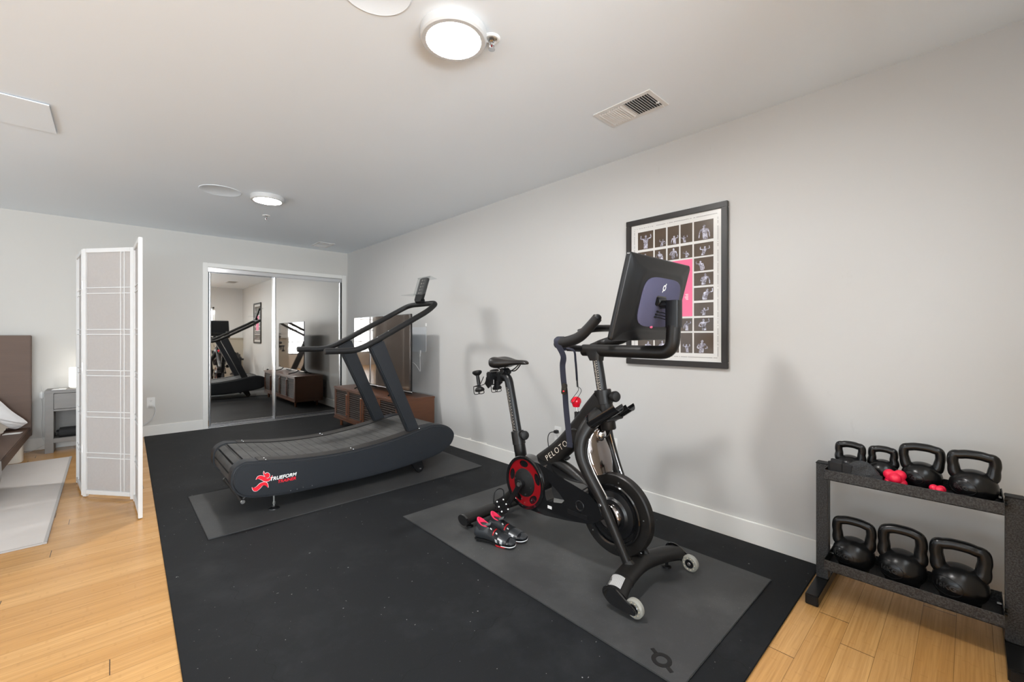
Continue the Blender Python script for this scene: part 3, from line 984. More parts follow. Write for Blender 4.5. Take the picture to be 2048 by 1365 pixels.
emblem([grow(p, 5) for p in SH], 'logo_edge', 'emblem_outline', .0004)
emblem(SH, 'logo_red', 'runner_emblem', .0008)
p0, p1 = onY(539, 964, YN), onY(592, 959, YN)
zc = (onY(541, 964, YN).z + onY(590, 959, YN).z) / 2
bm = place_text(text_bm('TRUEFORM', .05, .0004, .0013, .22, 1.02), ((p0.x + p1.x) / 2, LYP - .0006, .2315), (1, 0, 0), (0, 0, 1), p1.x - p0.x)
obj('lettering', bm, 'white_print', tm, 0, 'white TRUEFORM lettering')
q0, q1 = onY(555, 970, YN), onY(591, 967, YN)
bm = place_text(text_bm('TRAINER', .05, .0004, .0011, .22, 1.02), ((q0.x + q1.x) / 2, LYP - .0006, .2045), (1, 0, 0), (0, 0, 1), q1.x - q0.x)
obj('lettering', bm, 'logo_red', tm, 0, 'red TRAINER lettering')

# ================================================================== MEDIA CABINET AND TELEVISION
KX0, KX1, KY0, KY1, KZ0, KZ1 = 2.150, 2.592, 4.02, 5.742, .100, .512
cb = thing('media_cabinet', 'low dark walnut media cabinet with louvered doors behind the treadmill', 'cabinet', ((KX0 + KX1) / 2, (KY0 + KY1) / 2, MAT))
bm = new(); box(bm, KX0 - .006, KX1 + .004, KY0 - .006, KY1 + .006, KZ1 - .022, KZ1, .003); obj('top', bm, 'walnut', cb)
for y in (KY0, KY1 - .02):
    bm = new(); box(bm, KX0 + .004, KX1, y, y + .02, KZ0, KZ1 - .022, .002); obj('side_panel', bm, 'walnut', cb)
bm = new(); box(bm, KX0 - .004, KX1, KY0 - .004, KY1 + .004, KZ0 - .004, KZ0 + .018, .002); obj('bottom_panel', bm, 'walnut', cb)
bm = new(); box(bm, KX0 + .06, KX1, KY0 + .02, KY1 - .02, KZ0 + .018, KZ1 - .022); obj('carcass', bm, 'walnut_dark', cb)
nd = 4; dw = (KY1 - KY0 - .04) / nd
for i in range(nd):
    a = KY0 + .02 + i * dw + .002; c = a + dw - .004; z0, z1 = KZ0 + .021, KZ1 - .025; s = .032
    bm = new(); x0, x1 = KX0 + .002, KX0 + .022
    box(bm, x0, x1, a, a + s, z0, z1, .002); box(bm, x0, x1, c - s, c, z0, z1, .002); box(bm, x0, x1, a + s, c - s, z0, z0 + s, .002); box(bm, x0, x1, a + s, c - s, z1 - .016, z1, .002)
    d = obj('door', bm, 'walnut', cb)
    bm = new(); n = 13
    for k in range(n):
        z = z0 + s + (z1 - .016 - z0 - s) * (k + .5) / n
        box(bm, -.011, .011, a + s - .004, c - s + .004, -.003, .003, mtx=Matrix.Translation((KX0 + .013, 0, z)) @ Matrix.Rotation(R(-42), 4, 'Y'))
    obj('louvers', bm, 'walnut_dark', d)
    if i < 3:
        pass
for i in (1, 2, 3):
    yb = KY0 + .02 + i * dw + (.018 if i < 3 else .018)
    bm = new(); box(bm, KX0 - .016, KX0 - .006, yb - .008, yb + .008, KZ0 + .075, KZ1 - .075, .003)
    for z in (KZ0 + .09, KZ1 - .09): box(bm, KX0 - .008, KX0 + .004, yb - .006, yb + .006, z - .008, z + .008)
    h = obj('handle', bm, 'handle_wood', cb)
    bm = new(); box(bm, KX0 - .017, KX0 - .005, yb - .009, yb + .009, KZ1 - .081, KZ1 - .072, .002); obj('metal_tip', bm, 'gold_print', h)
for x in (KX0 + .05, KX1 - .06):
    for y in (KY0 + .12, KY1 - .12):
        bm = new(); cyl(bm, (x, y, MAT), (x, y, KZ0 + .002), .016, 14, 0, .021); obj('leg', bm, 'handle_wood', cb)

TX, TY0, TY1, TZ0, TZ1 = 2.345, 4.085, 5.565, .572, 1.412
tv = thing('television', 'large flat black television reflecting the folding screens on the cabinet', 'television', (TX + .02, (TY0 + TY1) / 2, KZ1))
bm = new(); box(bm, TX, TX + .012, TY0, TY1, TZ0, TZ1, .003); box(bm, TX + .012, TX + .05, TY0 + .12, TY1 - .12, TZ0 + .02, TZ0 + .42, .012); obj('housing', bm, 'satin_black', tv)
bm = new(); box(bm, TX - .0016, TX - .0001, TY0 + .006, TY1 - .006, TZ0 + .012, TZ1 - .006); obj('screen', bm, 'television_screen', tv)
bm = new(); box(bm, TX - .002, TX + .010, TY0, TY1, TZ0 - .006, TZ0 + .004, .002); obj('lower_trim', bm, 'alu_frame', tv)
for y in (TY0 + .30, TY1 - .30):
    bm = new()
    tube(bm, fillet([(TX - .14, y - .05, KZ1 + .0098), (TX - .03, y, KZ1 + .035), (TX + .02, y, TZ0 + .03)], .03, 4), .009, 10)
    tube(bm, fillet([(TX + .15, y - .05, KZ1 + .0098), (TX + .05, y, KZ1 + .035), (TX + .02, y, TZ0 + .03)], .03, 4), .009, 10)
    obj('stand_foot', bm, 'satin_black', tv)
for k in range(4):
    y = TY1 - .28 - k * .05
    bm = new(); tube(bm, cr([(TX + .05, y, .86 - k * .02), (TX + .08, y + .05 * k - .06, .74), (TX + .11, y + .08 * k - .12, .60), (TX + .17, y + .1 * k - .16, KZ1 + .012), (TX + .22, y + .1 * k - .15, KZ1 + .006)], 6), .0032, 8); obj('cable', bm, 'black_cord', tv)

an = thing('flat_antenna', 'pale flat square indoor antenna stuck on the wall beside the television', 'antenna', (WX, 4.457, .985))
bm = new(); prism(bm, rrect(.338, .292, .022, 5, 4.457, 1.131), 'X', WX - .006, WX - .0005, .002); obj('plate', bm, 'antenna_plate', an)
bm = new(); box(bm, WX - .016, WX - .006, 4.395, 4.435, .962, 1.005, .004); box(bm, WX - .016, WX - .006, 4.404, 4.426, .93, .965, .003); obj('connector', bm, 'white_plastic', an)
bm = new(); tube(bm, cr([(WX - .011, 4.415, .945), (WX - .012, 4.41, .86), (WX - .014, 4.405, .76), (WX - .016, 4.44, .785), (WX - .03, 4.52, .85), (WX - .08, 4.62, .87)], 6), .0032, 8); obj('cable', bm, 'white_plastic', an)
bm = new(); box(bm, WX - .004, WX - .0005, 4.28, 4.31, 1.285, 1.32, .001, 1); obj('tape', bm, 'off_white', an)

# ================================================================== FOLDING SCREEN
sc = thing('folding_screen', 'white folding room divider with lattice and pale paper panels', 'room divider', (-.03, 4.25, 0))


def screen_panel(p, q, top=1.812, bot=.006):
    p, q = V((p[0], p[1], 0)), V((q[0], q[1], 0)); d = (q - p); W = d.length; d.normalize(); n = V((-d.y, d.x, 0))
    mt = Matrix((d, n, V((0, 0, 1)))).transposed().to_4x4(); mt = Matrix.Translation(p) @ mt
    s, th = .030, .011
    bm = new(); t = new()
    box(t, 0, s, -th, th, bot, top, .002); box(t, W - s, W, -th, th, bot, top, .002)
    box(t, s, W - s, -th, th, top - s, top, .002); box(t, s, W - s, -th, th, bot + .018, bot + .018 + s, .002)
    t.transform(mt); merge(bm, t); f = obj('panel_frame', bm, 'screen_white', sc)
    bm = new(); box(bm, s - .003, W - s + .003, -.0008, .0008, bot + .045, top - s + .003, mtx=mt); obj('paper', bm, 'shoji_paper', f, 0)
    H = top - bot; bm = new(); t = new()
    for fr in (.158, .181, .326, .346, .491, .512, .658, .679, .823, .843):
        z = top - fr * H; box(t, s, W - s, -.006, .006, z - .0028, z + .0028)
    for fr in (.735, .805):
        x = fr * W; box(t, x - .0028, x + .0028, -.0062, .0062, bot + .045, top - s)
    t.transform(mt); merge(bm, t); obj('lattice', bm, 'screen_white', f, 0)


screen_panel((-.147, 4.426), (.124, 4.093))
screen_panel((.124, 4.068), (.136, 3.635))
screen_panel((-.150, 4.450), (-.196, 4.885))
for z in (.35, .95, 1.55):
    bm = new(); box(bm, .118, .134, 4.074, 4.090, z - .03, z + .03, .002); obj('hinge', bm, 'steel', sc)
    bm = new(); box(bm, -.158, -.144, 4.434, 4.446, z - .03, z + .03, .002); obj('hinge', bm, 'steel', sc)

# ================================================================== BED CORNER
bd = thing('bed', 'dark walnut platform bed with tall plain headboard at left edge', 'bed', (-1.5, 5.4, 0))
bm = new(); box(bm, -2.55, -.584, 6.405, 6.455, .17, 1.180, .006); obj('headboard', bm, 'bed_walnut', bd)
bm = new(); box(bm, -2.55, -.588, 4.30, 6.404, .175, .262, .006); obj('platform', bm, 'bed_walnut', bd)
for (x, y) in ((-.68, 6.06), (-2.4, 6.06), (-.68, 4.62), (-2.4, 4.62)):
    bm = new(); prism(bm, rrect(.15, .15, .045, 6, x, y), 'Z', .0105 if y < 5.9 else .0005, .176, .004); obj('leg', bm, 'cream_paint', bd)
bm = new(); box(bm, -2.40, -1.06, 4.40, 6.39, .263, .385, .05, 4); obj('mattress', bm, 'white_cotton', bd)


def soft(name, c, s, amp, sc_, mat, label, cat, rot=None, p=2.6, seed=1, group=None):
    bm = new(); bmesh.ops.create_icosphere(bm, subdivisions=5, radius=1)
    for v in bm.verts:
        x, y, z = v.co
        k = (abs(x) ** p + abs(y) ** p + abs(z) ** 2.0) ** (-1 / p)
        edge = max(abs(x), abs(y))
        v.co = V((x * k * s[0], y * k * s[1], z * k * s[2] * (1 - .35 * edge ** 4)))
    displace(bm, amp, sc_, seed); displace(bm, amp * .4, sc_ * 2.7, seed + 3)
    if rot: bm.transform(rot.to_matrix().to_4x4())
    bm.transform(Matrix.Translation(V(c)))
    return tag(obj(name, bm, mat, None, 60), label, cat, group)


from mathutils import Euler
po_ = cr([(-1.28, .50, 0), (-1.22, .62, 0), (-1.00, .645, 0), (-.82, .605, 0), (-.70, .455, 0), (-.604, .340, 0), (-.615, .312, 0), (-.672, .276, 0), (-.74, .300, 0), (-.86, .330, 0), (-1.10, .40, 0)], 6, closed=True)
bm = new(); pc_ = V((-.95, .48, 0)); NR = 12
for sgn in (1, -1):
    rings = []
    for k in range(NR):
        s_ = 1 - k / (NR - 1) * .97; th_ = .105 * max(0, 1 - s_ ** 2.4) ** .62
        rings.append([V((pc_.x + s_ * (p.x - pc_.x), 6.285 + sgn * th_, pc_.y + s_ * (p.y - pc_.y))) for p in po_])
    loft(bm, rings, cap=True)
bmesh.ops.remove_doubles(bm, verts=bm.verts[:], dist=.0005)
for v in bm.verts:
    r_ = V((v.co.x + .60, 0, v.co.z - .31)); an_ = math.atan2(r_.z, r_.x); v.co.y += .007 * math.sin(an_ * 26) * math.exp(-r_.length * 5) + .004 * mnoise.noise(v.co * 14)
    v.co.y = min(v.co.y, 6.402)
tag(obj('pillow', bm, 'white_cotton', None, 70), 'white cotton pillow leaning on the dark headboard', 'pillow')
bm = new()
N1, N2 = 46, 60; grid = []
for i in range(N1):
    row = []
    for j in range(N2):
        u, v = i / (N1 - 1), j / (N2 - 1)
        x = -2.35 + 1.650 * u; y = 4.38 + 1.70 * v
        edge = max(0, (x + 1.02) / .32); z = .550 - .225 * min(1, edge) ** 2.2
        q = V((x, y, z)); d = mnoise.noise_vector(q * 6.) * .028 * (1 - .6 * min(1, edge)) + mnoise.noise_vector(q * 15.) * .012 * (1 - .5 * min(1, edge))
        row.append(bm.verts.new(q + d))
    grid.append(row)
for i in range(N1 - 1):
    for j in range(N2 - 1): bm.faces.new((grid[i][j], grid[i + 1][j], grid[i + 1][j + 1], grid[i][j + 1]))
r = bmesh.ops.solidify(bm, geom=bm.faces[:], thickness=.05)
bmesh.ops.recalc_face_normals(bm, faces=bm.faces[:])
tag(obj('blanket', bm, 'cream_fleece', None, 60), 'crumpled cream blanket on the bed at the left edge', 'blanket')
# white sheet whose corner hangs over the platform edge
bm = new(); rows = []
for i in range(14):
    u = i / 13
    rows.append([V((-.80 + .22 * min(1, u * 1.6) + .012 * math.sin(j * 1.9), 4.40 + .42 * j / 9 * (1 - .55 * max(0, u - .5)), .268 + .006 - max(0, u - .62) * .44)) + mnoise.noise_vector(V((u * 5, j * .6, 0))) * .006 for j in range(10)])
vr = [[bm.verts.new(p) for p in row] for row in rows]
for i in range(13):
    for j in range(9): bm.faces.new((vr[i][j], vr[i + 1][j], vr[i + 1][j + 1], vr[i][j + 1]))
bmesh.ops.solidify(bm, geom=bm.faces[:], thickness=.006); bmesh.ops.recalc_face_normals(bm, faces=bm.faces[:])
tag(obj('bed_sheet', bm, 'white_cotton', None, 60), 'white sheet corner hanging over the bed platform at the left edge', 'sheet')
p = onZ(26, 867, .266)
bm = new(); prism(bm, [(p.x - .06, p.y - .05), (p.x + .05, p.y - .055), (p.x + .06, p.y + .01), (p.x - .05, p.y + .03)], 'Z', .2632, .268, .001)
tag(obj('paper_slip', bm, 'paper_white'), 'small pale paper slip on the bed platform below the pillow', 'paper')

# ================================================================== NIGHTSTAND
ns = thing('nightstand', 'grey wooden nightstand with drawer and open shelf left of the folding screen', 'nightstand', (-.20, 6.40, 0))
NX0, NX1, NY0, NY1, NZ = -.484, .075, 6.276, 6.520, .628
for x in (NX0, NX1 - .06):
    bm = new(); box(bm, x, x + .06, NY0, NY1, 0, NZ - .032, .002); obj('side_leg', bm, 'grey_wood', ns)
bm = new(); box(bm, NX0 - .002, NX1 + .002, NY0 - .002, NY1, NZ - .032, NZ, .003); obj('top', bm, 'grey_wood', ns)
bm = new(); box(bm, NX0 + .062, NX1 - .062, NY0 + .004, NY0 + .024, NZ - .19, NZ - .036, .002); obj('drawer', bm, 'grey_wood', ns)
bm = new(); box(bm, NX0 + .06, NX1 - .06, NY0 + .006, NY1 - .01, NZ - .212, NZ - .194, .001); obj('drawer_rail', bm, 'grey_wood', ns)
bm = new(); box(bm, NX0 + .06, NX1 - .06, NY0 + .004, NY1 - .01, .098, .142, .002); obj('shelf', bm, 'grey_wood', ns)
bm = new(); box(bm, NX0 + .06, NX1 - .06, NY1 - .012, NY1 - .002, .142, NZ - .034); obj('back_panel', bm, 'grey_wood', ns)
lp = thing('table_lamp', 'glowing white cylinder lamp on the nightstand beside the folding screen', 'lamp', (-.245, 6.40, NZ))
bm = new(); lathe(bm, [(.076, .016), (.078, .02), (.078, .215), (.074, .218), (.07, .216)], (-.245, 6.40, NZ), (0, 0, 1), 40, caps=False); obj('shade', bm, 'lamp_glow', lp)
bm = new(); cyl(bm, (-.245, 6.40, NZ), (-.245, 6.40, NZ + .017), .074, 32, .003); obj('base', bm, 'cream_paint', lp)
bm = new(); prism(bm, [(-.44, 6.30), (-.34, 6.29), (-.335, 6.38), (-.43, 6.40)], 'Z', NZ + .0005, NZ + .005, .001); prism(bm, [(-.40, 6.295), (-.345, 6.30), (-.34, 6.36), (-.39, 6.37)], 'Z', NZ + .005, NZ + .009, .001)
tag(obj('paper_notes', bm, 'paper_white'), 'white papers lying on the nightstand left of the lamp', 'paper')
bm = new(); prism(bm, rrect(.17, .084, .036, 6, 6.385, .1848), 'X', -.41, -.06, .022, seg=4); displace(bm, .002, 9, 3)
for v in bm.verts: v.co.z = max(v.co.z, .1425)
t = obj('zip_case', bm, 'gloss_black' if False else 'glove_fabric', None, 60); tag(t, 'dark zipped case lying on the nightstand lower shelf', 'case')
t = thing('lamp_switch', 'white inline cord switch hanging on the wall beside the nightstand', 'switch', (-.525, WY - .02, .56))
bm = new(); box(bm, -.540, -.512, WY - .022, WY - .004, .528, .598, .008, 3); obj('switch_body', bm, 'white_plastic', t)
bm = new(); tube(bm, cr([(-.522, WY - .01, .66), (-.516, WY - .012, .60)], 4), .0022, 8); tube(bm, cr([(-.528, WY - .012, .53), (-.522, WY - .012, .40), (-.527, WY - .014, .25), (-.520, WY - .02, .12), (-.50, WY - .02, .06), (-.58, WY - .06, .012), (-.64, WY - .10, .006)], 5), .0022, 8)
obj('cable', bm, 'white_plastic', t)

# ================================================================== EXERCISE BIKE
BX = 1.835
bk = thing('exercise_bike', 'black indoor exercise bike with large flywheel and rear-facing tablet', 'exercise bike', (BX, 1.55, MZ))


def yz(l, k=BX):
    return [(p.y, p.z) for p in (onX(x, y, k) for x, y in l)]


# --- stabilisers on the floor
fs = [(1.556, 1.028, .074), (1.66, 1.058, .086), (1.835, 1.078, .092), (2.00, 1.052, .086), (2.11, 1.018, .074)]
bm = new(); tube(bm, cr(fs, 5), .050, 24, flat=(1.0, .62), up=(0, 0, 1)); f_st = obj('front_stabilizer', bm, 'bike_black', bk, 50)
bm = new(); tube(bm, cr([(1.657, 1.0572, .0856), (1.663, 1.0588, .0861), (1.669, 1.060, .0864)], 3), .0512, 24, flat=(1.0, .63), up=(0, 0, 1)); obj('seam_collar', bm, 'soft_black', f_st, 50)
for s, xo in ((-1, 1.553), (1, 2.113)):
    bm = new()
    prism(bm, cr and [(p.x, p.y) for p in cr([(1.085, .070, 0), (1.075, .102, 0), (1.03, .112, 0), (.975, .085, 0), (.935, .066, 0), (.925, .050, 0), (.94, .038, 0), (.99, .036, 0), (1.05, .040, 0)], 4, closed=True)], 'X', xo - .008, xo + .008, .004)
    obj('end_cap', bm, 'gloss_black', bk)
    wx = xo - s * .024
    bm = new(); lathe(bm, [(.020, -.013), (.033, -.014), (.0395, -.008), (.0405, 0), (.0395, .008), (.033, .014), (.020, .013)], (wx, .945, MZ + .0405), (1, 0, 0), 36, caps=False); wl_ = obj('transport_wheel', bm, 'clear_wheel', bk)
    bm = new(); cyl(bm, (wx - .015, .945, MZ + .0405), (wx + .015, .945, MZ + .0405), .0215, 24, .002); obj('wheel_hub', bm, 'gloss_black', wl_)
    bm = new(); cyl(bm, (wx - .018, .945, MZ + .0405), (wx + .018, .945, MZ + .0405), .008, 14, .001); obj('axle', bm, 'steel', wl_)
    bm = new()
    for k in range(10):
        a = k * PI / 5; cyl(bm, (wx - .0146, .945 + .027 * math.cos(a), MZ + .0405 + .027 * math.sin(a)), (wx - .0120, .945 + .027 * math.cos(a), MZ + .0405 + .027 * math.sin(a)), .0026, 8)
    obj('bearing_dots', bm, 'bearing_gold', wl_)
    bm = new(); lathe(bm, [(.022, 0), (.021, .008), (.008, .011), (.008, .045)], (xo - s * .07, 1.045, MZ), (0, 0, 1), 20); obj('leveling_foot', bm, 'satin_black', bk)
RY2 = 2.095
bm = new(); tube(bm, [(1.560, RY2, .062), (1.70, RY2, .066), (BX, RY2, .068), (1.97, RY2, .066), (2.115, RY2, .062)], .045, 24, flat=(1.0, .62), up=(0, 0, 1)); obj('rear_stabilizer', bm, 'bike_black', bk, 50)
for s, xo in ((-1, 1.556), (1, 2.119)):
    bm = new(); tube(bm, [(xo - .006, RY2, .062), (xo + .006, RY2, .062)], .0475, 24, flat=(1.0, .64), up=(0, 0, 1)); obj('end_cap', bm, 'gloss_black', bk)
    bm = new(); lathe(bm, [(.022, 0), (.021, .008), (.008, .011), (.008, .04)], (xo - s * .045, RY2 - .005, MZ), (0, 0, 1), 20); obj('leveling_foot', bm, 'satin_black', bk)
# --- wishbone fork, one bowed leg on each side of the flywheel
LEG = [(1.088, .098, .070, .021), (1.162, .255, .086, .0225), (1.228, .395, .104, .024), (1.288, .50, .122, .027), (1.325, .585, .127, .030), (1.335, .662, .106, .034), (1.315, .735, .058, .040), (1.285, .79, .016, .040)]
for s in (-1, 1):
    pts = cr([(BX + s * o, y, z) for (y, z, o, r) in LEG], 6); rr = [p.x for p in cr([(r, 0, 0) for (_, _, _, r) in LEG], 6)]
    bm = new(); tube(bm, pts, rr, 18); obj('fork_leg', bm, 'bike_black', bk, 50)
    o = LEG[0][2]
    bm = new(); lathe(bm, [(.036, -.02), (.033, .0), (.026, .018), (.021, .03)], (BX + s * o, 1.083, .098), (0, .44, .9), 20, caps=False); obj('weld_collar', bm, 'bike_black', bk)
    # bright edge strip along the inside of the leg
    pts = cr([(BX + s * (o_ - .018), y - .020 - r * .4, z) for (y, z, o_, r) in LEG[2:6]], 6)
    bm = new(); tube(bm, pts, .0042, 8); obj('chrome_strip', bm, 'chrome', bk)
    bm = new(); cyl(bm, (BX + s * .120, 1.213, .365), (BX + s * .128, 1.213, .365), .008, 8, .001); obj('bolt', bm, 'chrome', bk)
# --- head and lettered main tube
bm = new()
TUBE = [((1.700, .442), .052, .034), ((1.56, .545), .054, .036), ((1.42, .685), .056, .040), ((1.335, .79), .054, .043), ((1.285, .86), .045, .042)]
rings = []
for i, ((y, z), h, w) in enumerate(TUBE):
    d = (V((0, *TUBE[min(i + 1, 4)][0])) - V((0, *TUBE[max(i - 1, 0)][0]))).normalized(); n = V((0, -d.z, d.y))
    rings.append([V((BX + a, y, z)) + n * b_ for a, b_ in rrect(2 * w, 2 * h, .026, 5)])
fine = []
for k in range(len(rings[0])):
    fine.append(cr([r[k] for r in rings], 5))
loft(bm, [[fine[k][i] for k in range(len(fine))] for i in range(len(fine[0]))])
mt_ = obj('main_tube', bm, 'bike_black', bk, 50)
bm = new(); tube(bm, cr([(BX, 1.625, .475), (BX, 1.50, .442), (BX, 1.40, .392), (BX, 1.335, .345)], 5), .031, 18); obj('lower_brace', bm, 'bike_black', bk, 50)
# lettering along the tube's near face
d = V((0, 1.335 - 1.700, .79 - .442)).normalized()
a0, a1 = onX(1093, 918, BX - .037), onX(1142.5, 879, BX - .037)
mid = (a0 + a1) / 2
bm = place_text(text_bm('PELOTON', .05, .0012, -.0006, 0, 1.25), (BX - .0372, mid.y, mid.z), (0, a1.y - a0.y, a1.z - a0.z), (0, (a1.z - a0.z), -(a1.y - a0.y)), (a1 - a0).length)
obj('lettering', bm, 'gold_print', mt_, 0, 'gold PELOTON lettering')
# resistance knob
bm = new(); lathe(bm, [(.046, -.012), (.032, .012), (.020, .036), (.0165, .062), (.0165, .078), (.012, .080)], (BX, 1.44, .69), (0, .10, .99), 20); obj('knob_socket', bm, 'bike_black', bk)
kp = onX(1152.5, 803, BX)
bm = new(); cyl(bm, (BX, 1.4455, .762), (BX, kp.y, kp.z - .01), .0055, 10); obj('knob_shaft', bm, 'chrome', bk)
bm = new(); ball(bm, kp, .028, 3, (1, 1, .92)); lathe(bm, [(.018, -.03), (.024, -.012)], kp, (0, 0, 1), 20, caps=True); obj('resistance_knob', bm, 'red_clear', bk, 60)
# --- sleeve, handlebar post
bm = new(); lathe(bm, [(.034, 0), (.038, .006), (.040, .10), (.0405, .13), (.043, .131), (.043, .200), (.040, .2035)], (BX, 1.247, .703), (0, .19, .98), 28); obj('post_sleeve', bm, 'bike_black', bk)
p0, p1 = V((BX, 1.288, .90)), V((BX, 1.322, 1.085))
bm = new(); tube(bm, [p0, p1], .029, 20, flat=(.85, 1.0)); ps = obj('handlebar_post', bm, 'satin_black', bk)


def scale_marks(parent, a, b_, r, n=26):
    bm = new()
    for i in range(n):
        c = a.lerp(b_, (i + .5) / n); w = .0045 if i % 5 else .008
        dd = (b_ - a).normalized()
        t = new(); box(t, -w, w, -.0009, .0009, -.0004, .0004)
        t.transform(basis((c.x - r, c.y, c.z), (0, -1, 0), dd)); merge(bm, t)
        if i % 2 == 0:
            t = new(); box(t, .011, .016, -.0022, .0018, -.0004, .0004); t.transform(basis((c.x - r * .93, c.y, c.z), (-.25, -1, 0), dd)); merge(bm, t)
    obj('scale_marks', bm, 'gold_print', parent, 0)


scale_marks(ps, p0 + (p1 - p0) * .02, p0 + (p1 - p0) * .86, .0292)


def knob(c, axis, L=.055):
    bm = new(); a = V(axis).normalized(); c = V(c)
    lathe(bm, [(.012, 0), (.012, L - .035), (.016, L - .033), (.026, L - .024), (.0275, L - .008), (.023, L), (.012, L + .003), (0, L + .003)], c, a, 28); return bm


obj('height_knob', knob((BX, 1.245, .872), (-.35, -1, .12), .062), 'grip_rubber', bk)
# --- handlebars: rear bar, rising sides, front bar, horns, grips
for k, xs_ in enumerate((1.632, 2.038)):
    s = -1 if k == 0 else 1
    pts = cr([(BX + s * .10, 1.425, 1.118), (BX + s * .165, 1.432, 1.130), (xs_, 1.400, 1.142), (xs_, 1.335, 1.152), (xs_, 1.275, 1.173), (xs_ - s * .002, 1.225, 1.212), (xs_ - s * .006, 1.175, 1.262)], 6)
    bm = new(); tube(bm, pts, [.018 if i < 5 else (.018 + .009 * min(1, (i - 4) / 9)) - (.004 * max(0, i - 20) / 16) for i in range(len(pts))], 18)
    e = pts[-1]; ball(bm, e, .0228, 2, (1, .75, .75)); obj('handlebar_grip', bm, 'grip_rubber', bk, 50)
bm = new(); tube(bm, [(BX - .11, 1.424, 1.116), (BX, 1.405, 1.108), (BX + .11, 1.424, 1.116)], .0175, 16)
tube(bm, cr([(1.640, 1.285, 1.192), (1.665, 1.245, 1.208), (1.72, 1.232, 1.214), (BX, 1.230, 1.216), (1.95, 1.232, 1.214), (2.005, 1.245, 1.208), (2.030, 1.285, 1.192)], 5), .0175, 16); hb = obj('handlebar', bm, 'satin_black', bk, 50)
# clamp at the top of the post and the thick arm carrying the tablet
bm = new(); loft(bm, [[(BX + a, y0 + b_ , z) for a, b_ in rrect(w, h, .02, 5)] for (y0, z, w, h) in ((1.322, 1.05, .060, .064), (1.328, 1.075, .063, .080), (1.334, 1.100, .062, .100), (1.334, 1.112, .056, .10))])
obj('post_head', bm, 'bike_black', bk, 45)
arm = fillet([(BX, 1.405, 1.102), (BX, .912, 1.102), (BX, .905, 1.225)], .105, 9)
bm = new(); tube(bm, arm, .031, 22); obj('tablet_arm', bm, 'bike_black', bk, 50)
bm = new(); loft(bm, [[(BX + a, .905 + b_, z) for a, b_ in rrect(.054, .060, .010, 4)] for z in (1.216, 1.220, 1.30, 1.336)])
t = new(); box(t, BX - .026, BX + .026, .876, .975, 1.302, 1.338, .012, 3); merge(bm, t)
cyl(bm, (BX - .036, .972, 1.335), (BX + .036, .972, 1.335), .021, 20, .004)
obj('tablet_bracket', bm, 'satin_black', bk)
# tablet, leaning away from the rider
up = V((0, -.097, .366)).normalized(); xd = V((1, 0, 0)); c0 = V((BX, 1.010, 1.343))
tm_ = basis(c0, xd, up)          # local z points to the front of the bike (-y)
TW, TH = .552, .382
bm = new(); t = new()
rings = []
for (w, h, z, r) in ((TW - .004, TH - .004, -.012, .012), (TW, TH, -.009, .014), (TW, TH, .006, .014), (TW - .012, TH - .012, .012, .016), (TW - .09, TH - .08, .016, .03), (TW - .15, TH - .11, .034, .05), (TW - .19, TH - .14, .037, .05)):
    rings.append([(x, y, z) for x, y in rrect(w, h, r, 6)])
loft(t, rings); t.transform(tm_); merge(bm, t); tb = obj('tablet', bm, 'tablet_shell', bk, 50)
bm = new(); t = new(); prism(t, rrect(TW - .016, TH - .016, .008, 4), 'Z', -.0138, -.0118); t.transform(tm_); merge(bm, t); obj('screen', bm, 'screen_glass', tb)
bm = new(); t = new()
sq = []
for k in range(48):
    a = 2 * PI * k / 48; cx_, sy_ = math.cos(a), math.sin(a)
    e = 4.2; rr_ = (abs(cx_) ** e + abs(sy_) ** e) ** (-1 / e); sq.append((cx_ * rr_ * .170 + .004, sy_ * rr_ * .113 - .004))
loft(t, [[(x, y, .034) for x, y in sq], [(x, y, .040) for x, y in sq], [(x * .97, y * .97, .0425) for x, y in sq]]); t.transform(tm_); merge(bm, t)
sp = obj('speaker_panel', bm, 'speaker_fabric', tb, 40, 'purple grey fabric speaker panel')
lm = tm_ @ basis((.006, .066, .0426), (1, 0, 0), (0, 1, 0))
bm = new(); logo_shape(bm, lm, .046, .0006); obj('logo', bm, 'white_print', sp, 0, 'white round slashed logo')
bm = new(); t = new(); prism(t, rrect(.088, .044, .010, 4, 0, .006), 'Z', .0425, .0432); t.transform(tm_); merge(bm, t); obj('bracket_recess', bm, 'gloss_black', sp)
bm = new(); t = new()
for k, (x, y) in enumerate(((-.012, -.044), (-.018, -.057), (-.022, -.069))):
    t2 = new(); cyl(t2, (x, y, .042), (x, y, .052), .0045, 10); merge(t, t2)
    tube(t, cr([(x, y, .05), (x + .03, y - .002, .066), (x + .05, y - .012, .085), (x + .035, y - .06, .10)], 5), .0022, 7)
t.transform(tm_); merge(bm, t); obj('cables', bm, 'black_cord', tb)
bm = new(); t = new(); ball(t, (-.026, -.118, .042), .009, 2, (1.3, .7, .5)); t.transform(tm_); merge(bm, t); obj('pink_plug', bm, 'poster_pink', tb, 60)
bm = new(); t = new(); lathe(t, [(.007, 0), (.006, .0008), (.004, .0004)], (0, .128, .0205), (0, 0, 1), 20); t.transform(tm_); merge(bm, t); obj('embossed_mark', bm, 'gloss_black', tb)
